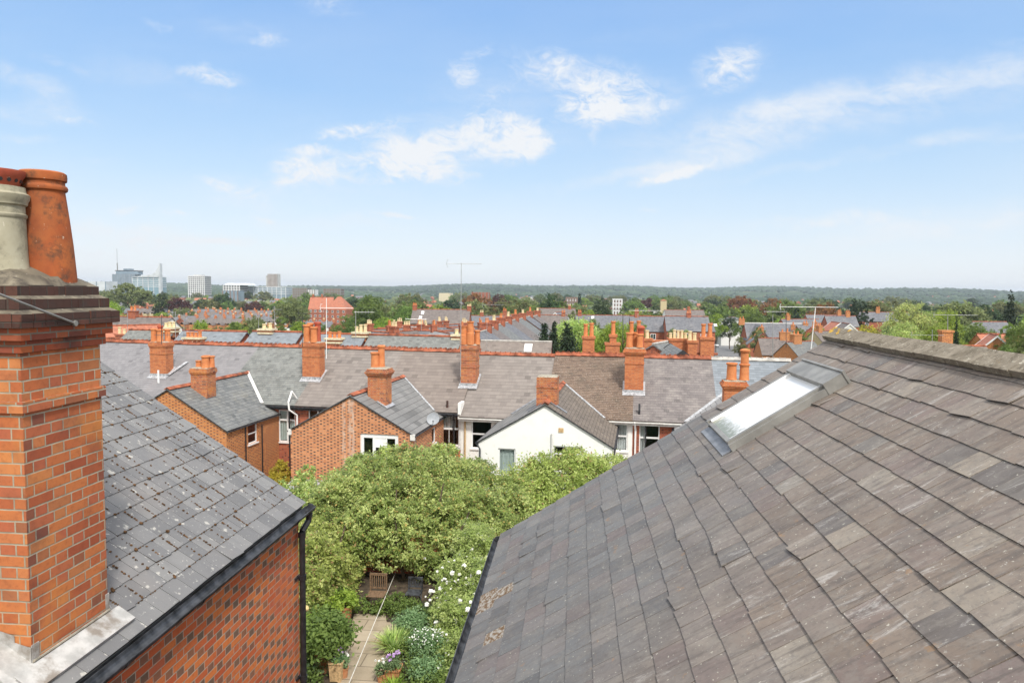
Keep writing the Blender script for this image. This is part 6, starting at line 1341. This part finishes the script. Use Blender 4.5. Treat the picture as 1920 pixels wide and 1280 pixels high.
main = [(655, 940, 24.2, 1.15, 1.6, 1.05), (705, 905, 24.8, 1.3, 1.6, 1.0), (790, 888, 25.2, 1.5, 1.7, .85), (870, 905, 25.4, 1.4, 1.7, .8), (930, 935, 25.6, 1.4, 1.6, .8), (760, 950, 23.4, 1.5, 1.2, 1.1), (850, 965, 23.4, 1.6, 1.2, 1.1), (940, 985, 24.0, 1.4, 1.3, 1.1), (690, 1000, 22.0, 1.0, 1.0, .85), (790, 1020, 21.6, 1.1, 1.0, .75), (885, 1030, 22.2, 1.0, 1.0, .9), (625, 975, 23.4, .8, 1.2, .9), (735, 1040, 21.3, .8, .7, .45), (700, 965, 23.0, 1.1, 1.2, 1.0), (640, 1010, 22.2, .8, .9, .8), (830, 1000, 22.6, 1.2, 1.1, .9), (760, 1000, 22.2, 1.1, 1., .8), (920, 1010, 22.8, 1.1, 1., .9), (850, 1045, 21.2, .8, .7, .55), (655, 1045, 21.2, .6, .6, .5)]
shrub('large_shrub', 'huge spreading green shrub filling the middle of the garden before the brick gable', 'shrub', main, 190000, .088, 'leaf_shrub', stems=[(-.8, -1.2, -.5, -.6, 2.6), (.6, -1.0, 1.0, -.4, 2.8), (-1.5, -.8, -1.9, -.5, 2.2), (1.4, -1.5, 2.0, -1.4, 2.2), (0, -1.6, -.2, -1.9, 2.0)], per=50, spread=.27, inner=.2, zmin=-.85)
shrub('wispy_shrub', 'loose leafy sprays rising in front of the white gable and brick window', 'shrub', [(700, 866, 26.3, .5, .5, .35), (735, 850, 26.5, .45, .5, .35), (985, 885, 27, .6, .6, .5), (1010, 872, 27.2, .35, .4, .45), (625, 905, 25.5, .5, .5, .4), (830, 852, 26.6, .5, .5, .3)], 9000, .085, 'leaf_bright', stems=[(0, 0, 0, 0, 2.5)], per=14, spread=.6, inner=.4, zmin=-.7)
shrub('tree', 'bright green tree with reddish tips below the white gable', 'tree', [(1060, 905, 26.5, 1.3, 1.4, 1.0), (1120, 900, 27, 1.2, 1.4, .85), (1010, 925, 26.5, 1.0, 1.3, .95), (1080, 960, 25.5, 1.5, 1.3, 1.2), (1000, 985, 25, 1.2, 1.2, 1.1), (1150, 880, 28, .9, 1, .5)], 60000, .095, 'leaf_bright', stems=[(0, 0, 0, 0, 3.2)], per=40, spread=.32, inner=.2, zmin=-.8)
shrub('tall_shrub', 'yellow-green climbing shrub beside the dark downpipe', 'shrub', [(590, 1060, 20.0, .75, .8, .8), (615, 1020, 21.2, .7, .8, .6), (585, 1105, 18.8, .5, .7, .6), (640, 1065, 20.8, .55, .7, .6), (575, 1010, 21.8, .6, .8, .6), (640, 1105, 20.2, .4, .5, .4)], 34000, .085, 'leaf_bright', stems=[(-.1, 0, -.2, 0, 1.8), (.2, .3, .5, .5, 1.8)], per=36, spread=.34, zmin=-.8)
rb, rc_, rl = shrub('rose_bush', 'white flowered rose bush climbing beside the eave of the near right house', 'rose bush', [(872, 1080, 19.6, .75, .8, .6), (845, 1105, 19.2, .5, .6, .5), (895, 1030, 20.8, .7, .8, .7), (850, 1150, 18.4, .6, .7, .6), (885, 1165, 17.8, .6, .8, .7), (835, 1210, 17.2, .45, .6, .45), (875, 1225, 16.6, .5, .7, .6), (850, 1270, 16., .45, .6, .5), (910, 1090, 19, .5, .8, .6)], 40000, .075, 'leaf_rose', stems=[(0, 0, .2, .3, 1.2)], per=34, spread=.36, zmin=-.7)
def bloom(parent, p, r, mat, off, n=7, name='blossom'):
    mb = MB(); p = Vector(p)
    for i in range(n):
        d = Vector((random.gauss(0, 1), random.gauss(-.3, 1), random.gauss(.5, 1))).normalized(); a = d.orthogonal().normalized(); b = d.cross(a); c = p+d*r*.45
        mb.face([c+a*r*.75, c+b*r*.7, c-a*r*.75, c-b*r*.7])
    mb.build(name, mat, parent, off=off)
for (x, y) in [(848, 1077), (852, 1089), (826, 1103), (813, 1108), (838, 1112), (889, 1113), (882, 1128), (798, 1118), (905, 1046), (913, 1045), (870, 1060), (865, 1095), (842, 1128), (800, 1132), (858, 1122), (893, 1078), (808, 1125), (852, 1050), (877, 1142), (838, 1090)]+[(random.gauss(860, 28), random.gauss(1110, 38)) for _ in range(42)]:
    best = min(rl, key=lambda l: (lambda d: abs(d[0]-x)+abs(d[1]-y))((960+F*((RM.transposed() @ Vector(l[:3])).x)/-((RM.transposed() @ Vector(l[:3])).z), 640-F*((RM.transposed() @ Vector(l[:3])).y)/-((RM.transposed() @ Vector(l[:3])).z))))
    p = atY(x, y, best[1]-best[4]*1.0); bloom(rb, p, random.choice([.035, .045, .055, .085]), 'petal_white', rc_)
def ground_cover(name, label, pts, n, size, mat, h, **kw):
    L = []
    for px, py, rx, ry in pts: p = G(px, py); L.append((p.x, p.y, GG+h*.3, rx, ry, h))
    t = leafmesh(name, L, n, size, mat, None, per=22, spread=.4, inner=.3, zmin=-.1); t['kind'] = 'stuff'; t['label'] = label; t['category'] = 'ground cover'; return t
ground_cover('ground_cover', 'low leafy planting filling the beds on both sides of the patio', [(560, 1250, .5, .8), (575, 1180, .6, .8), (600, 1150, .6, .9), (790, 1260, .55, .7), (830, 1290, .6, .8), (770, 1215, .45, .5), (800, 1170, .6, .6), (765, 1150, .7, .35), (745, 1140, .5, .3), (720, 1150, .3, .3), (550, 1300, .6, .8), (690, 1145, .5, .25), (600, 1200, .4, .6), (860, 1200, .6, .9), (640, 1130, .5, .4), (960, 1180, .9, 1.6), (950, 1100, 1.0, 1.4), (980, 1260, .8, 1.0)], 34000, .07, 'leaf_tree', .32)
def plant(name, label, px, py, r, h, n, size, mat, z=GG, group=None, parent=None, **kw):
    p = G(px, py, z); t = thing(name, label, 'plant', (p.x, p.y, z), WORLD, group)
    leafmesh('foliage', [(p.x, p.y, z+h*.5, r, r, h*.5)], n, size, mat, t, off=(p.x, p.y, z), per=20, spread=.5, inner=.4, zmin=-.6, **kw); return t, p
def blades(name, label, px, py, n, L, mat, wd=.018, z=GG, droop=1.):
    p = G(px, py, z); t = thing(name, label, 'plant', (p.x, p.y, z)); mb = MB(); 
    for i in range(n):
        a = random.random()*6.28; l = L*random.uniform(.6, 1.1); lean = random.uniform(.25, .95); b = p+Vector((math.cos(a), math.sin(a), 0))*random.random()*.1; d = Vector((math.cos(a), math.sin(a), 0)); s_ = Vector((-d.y, d.x, 0))*wd; q = []
        for k in range(5): u = k/4; q.append(b+d*(l*lean*u)+Vector((0, 0, l*(u-.62*droop*lean*u*u))))
        col = (random.random(),)*3
        for k in range(4): w0, w1 = 1-(k/4)**2, 1-((k+1)/4)**2; mb.face([q[k]-s_*w0, q[k]+s_*w0, q[k+1]+s_*w1, q[k+1]-s_*w1], col)
    mb.build('foliage', mat, t); return t
blades('strap_leaved_plant', 'arching bright strap-leaved clump at the right side of the patio', 738, 1222, 330, .75, 'leaf_bright', .016)
blades('strap_leaved_plant', 'dark upright strap-leaved clump in front of the rose bush', 792, 1172, 220, .6, 'leaf_dark', .018, droop=.6)
blades('strap_leaved_plant', 'small grassy clump in front of the square terracotta pot', 738, 1292, 160, .4, 'leaf_lime', .012)
plant('bushy_plant', 'fine blue-green feathery plant behind the arching strap-leaved clump', 770, 1195, .38, .7, 3500, .055, 'leaf_blue')
plant('bushy_plant', 'blue-green spurge at the bottom left of the garden', 575, 1262, .42, .6, 3000, .06, 'leaf_blue')
plant('bushy_plant', 'yellow-green shrub by the foot of the dark downpipe', 572, 1232, .45, 1.0, 4500, .07, 'leaf_lime')
plant('bushy_plant', 'blue-green poppy foliage at the bottom edge near the right eave', 800, 1275, .42, .5, 3000, .06, 'leaf_blue')
t, p = plant('bushy_plant', 'foamy white flowered plant below the rose bush', 800, 1240, .42, .75, 3500, .05, 'leaf_blue')
for i in range(95): a = random.random()*6.28; r = .42*math.sqrt(random.random()); bloom(t, (p.x+r*math.cos(a), p.y+r*math.sin(a), GG+.75-.5*r*r+random.uniform(-.12, .05)), .022, 'petal_white', (p.x, p.y, GG), 4)
def pot(name, label, px, py, r, h, mat, square=False, leaf=None, lr=.25, lh=.4, ln=1500, ls=.06, fl=None, nf=10):
    p = G(px, py, GG+.03); t = thing(name, label, 'plant pot', (p.x, p.y, GG+.03)); mb = MB()
    if square:
        mb.frustum(p.x, p.y, GG+.03, GG+.03+h, r*.85, r*.85, r, r); 
        for sx, sy, hx_, hy_ in ((0, -r, r, .02), (0, r, r, .02), (-r, 0, .02, r-.025), (r, 0, .02, r-.025)): mb.box(p.x+sx-hx_, p.x+sx+hx_, p.y+sy-hy_, p.y+sy+hy_, GG+.031+h, GG+.06+h)
    else: mb.lathe((p.x, p.y, GG+.03), [(r*.72, 0), (r*.9, h*.8), (r*.9, h*.82), (r, h*.83), (r, h), (r*.9, h), (r*.86, h*.9)], 24, close=False)
    mb.build('body', mat, t, not square)
    mb = MB(); mb.lathe((p.x, p.y, GG+.03), [(.001, h*.9), (r*.84, h*.9)], 16, close=False); mb.build('soil', 'earth', t)
    if leaf:
        tt = thing('potted_plant', 'plant growing in the '+label, 'plant', (p.x, p.y, GG+.03+h)); z = GG+.03+h
        leafmesh('foliage', [(p.x, p.y, z+lh*.45, lr, lr, lh*.55)], ln, ls, leaf, tt, off=(p.x, p.y, z), per=20, spread=.5, inner=.4)
        for i in range(nf if fl else 0): a = random.random()*6.28; q = lr*math.sqrt(random.random()); bloom(tt, (p.x+q*math.cos(a), p.y+q*math.sin(a), z+lh+random.uniform(-.06, .1)), .04, fl, (p.x, p.y, z), 5)
pot('plant_pot', 'big round terracotta pot left of the patio', 604, 1256, .25, .5, 'pot_garden', leaf='leaf_tree', lr=.62, lh=.8, ln=6500, ls=.10)
pot('plant_pot', 'tall square clay box by the patio', 632, 1272, .15, .42, 'timber_pale', True, 'leaf_blue', .16, .22, 900, .045, 'petal_violet', 14)
pot('plant_pot', 'small round clay pot by the patio', 645, 1268, .11, .24, 'pot_garden', leaf='leaf_blue', lr=.12, lh=.3, ln=700, ls=.04, fl='petal_white', nf=12)
pot('plant_pot', 'square terracotta pot on the right of the patio', 738, 1272, .17, .26, 'pot_garden', True, 'leaf_blue', .2, .28, 900, .045, 'petal_violet', 14)
pot('plant_pot', 'low brown pot beside the square terracotta one', 716, 1276, .13, .2, 'pot_garden', leaf='leaf_blue', lr=.16, lh=.22, ln=700, ls=.04, fl='petal_white', nf=8)
pot('plant_pot', 'clay pot with a fern, near the chairs', 648, 1158, .2, .36, 'pot_garden', leaf='leaf_lime', lr=.45, lh=.3, ln=900, ls=.1)
# chairs
def chair(label, px, py, w_, mat, arms=False, h=.95, rot=0):
    p = G(px, py, GG+.03); fr = (Vector((p.x, p.y, GG+.03)), R_(rot)); t = thing('garden_chair', label, 'chair', (0, 0, 0), fr); s = w_/2
    mb = MB()
    for i in range(6): mb.box(-s, s, -.2+i*.07, -.145+i*.07, .42, .44)
    mb.build('seat', mat, t)
    mb = MB(); mb.box(-s, -s+.04, .2, .23, .44, h); mb.box(s-.04, s, .2, .23, .44, h); mb.box(-s+.04, s-.04, .2, .225, h-.07, h); mb.box(-s+.04, s-.04, .2, .225, .5, .54)
    n = 7
    for i in range(n): x = -s+.06+(w_-.12-.022)*i/(n-1); mb.box(x, x+.022, .205, .22, .54, h-.07)
    mb.build('backrest', mat, t)
    for sx in (-s, s-.04):
        for (y0, y1) in ((-.2, .18), (.2, -.12)): mb = MB(); mb.hexa([(sx, y1, 0), (sx+.035, y1, 0), (sx+.035, y1+.035, 0), (sx, y1+.035, 0)], [(sx, y0, .43), (sx+.035, y0, .43), (sx+.035, y0+.035, .43), (sx, y0+.035, .43)]); mb.build('leg', mat, t)
    mb = MB(); mb.box(-s+.04, s-.04, -.19, -.165, .2, .225); mb.build('stretcher', mat, t)
chair('slatted wooden garden chair facing the house under the big shrub', 706, 1141, .5, 'timber'); chair('dark slatted folding chair half hidden by leaves, right of the wooden one', 776, 1138, .42, 'gutter_grey', h=.8)
a, b = atY(742, 1072, wY-.05), atY(646, 1300, 12.5); mb = MB(); mb.tube(a, b, .009, n=5); q = mb.build('washing_line', 'rope', off=(a+b)/2); q.location = (a+b)/2; tag(q, 'pale washing line stretched diagonally across the garden', 'washing line')
p = atY(573.5, 1140, 13.8); mb = MB(); mb.lathe(p, [(.002, -.065), (.037, -.053), (.057, -.03), (.065, 0), (.057, .03), (.037, .053), (.002, .065)], 16, close=False); q = mb.build('hanging_ball', 'string_ball', off=p, smooth=True); q.location = p; tag(q, 'round straw coloured ball hanging by the dark downpipe', 'ornament')
# foot of the opposite houses
shrub('variegated_shrub', 'yellow variegated shrub between the two brick wings', 'shrub', [(526, 890, 33, .45, .5, .5), (520, 905, 32.5, .4, .5, .4)], 3500, .10, 'leaf_yellow')
shrub('bushy_shrub', 'mixed green bush left of the brick gable foot', 'shrub', [(555, 925, 29, .8, .8, .6), (540, 950, 28.5, .8, .8, .6), (600, 950, 28, .9, .8, .6), (575, 900, 30, .35, .5, .7)], 9000, .11, 'leaf_shrub')
p = atY(585, 908, 31.0); t = thing('lean_to', 'grey flat lean-to roof at the foot of the brick gable', 'shed', (p.x, p.y, GZ)); mb = MB(); mb.slab([(p.x-1.2, 30, p.z-.2), (p.x+1.2, 30, p.z-.2), (p.x+1.2, 31.8, p.z), (p.x-1.2, 31.8, p.z)], .08); mb.build('roof', 'lead', t); mb = MB(); mb.box(p.x-1.1, p.x+1.1, 30.1, 31.7, GZ, p.z-.3); mb.build('wall', 'brick_red', t)

# ================================================================== AIR
hz = bpy.data.materials.new('haze'); hz.use_nodes = True; nt = hz.node_tree; nt.nodes.clear()
pv = N(nt, 'ShaderNodeVolumePrincipled'); pv.inputs['Density'].default_value = .00012; pv.inputs['Color'].default_value = (.82, .9, 1, 1); pv.inputs['Anisotropy'].default_value = .2
oo = N(nt, 'ShaderNodeOutputMaterial'); nt.links.new(pv.outputs[0], oo.inputs['Volume']); MAT['haze'] = hz
mb = MB(); mb.box(-9500, 9500, -9500, 9500, -90, 75); q = mb.build('haze', 'haze'); q['kind'] = 'stuff'; q['label'] = 'pale blue air haze over the town'; q['category'] = 'haze'
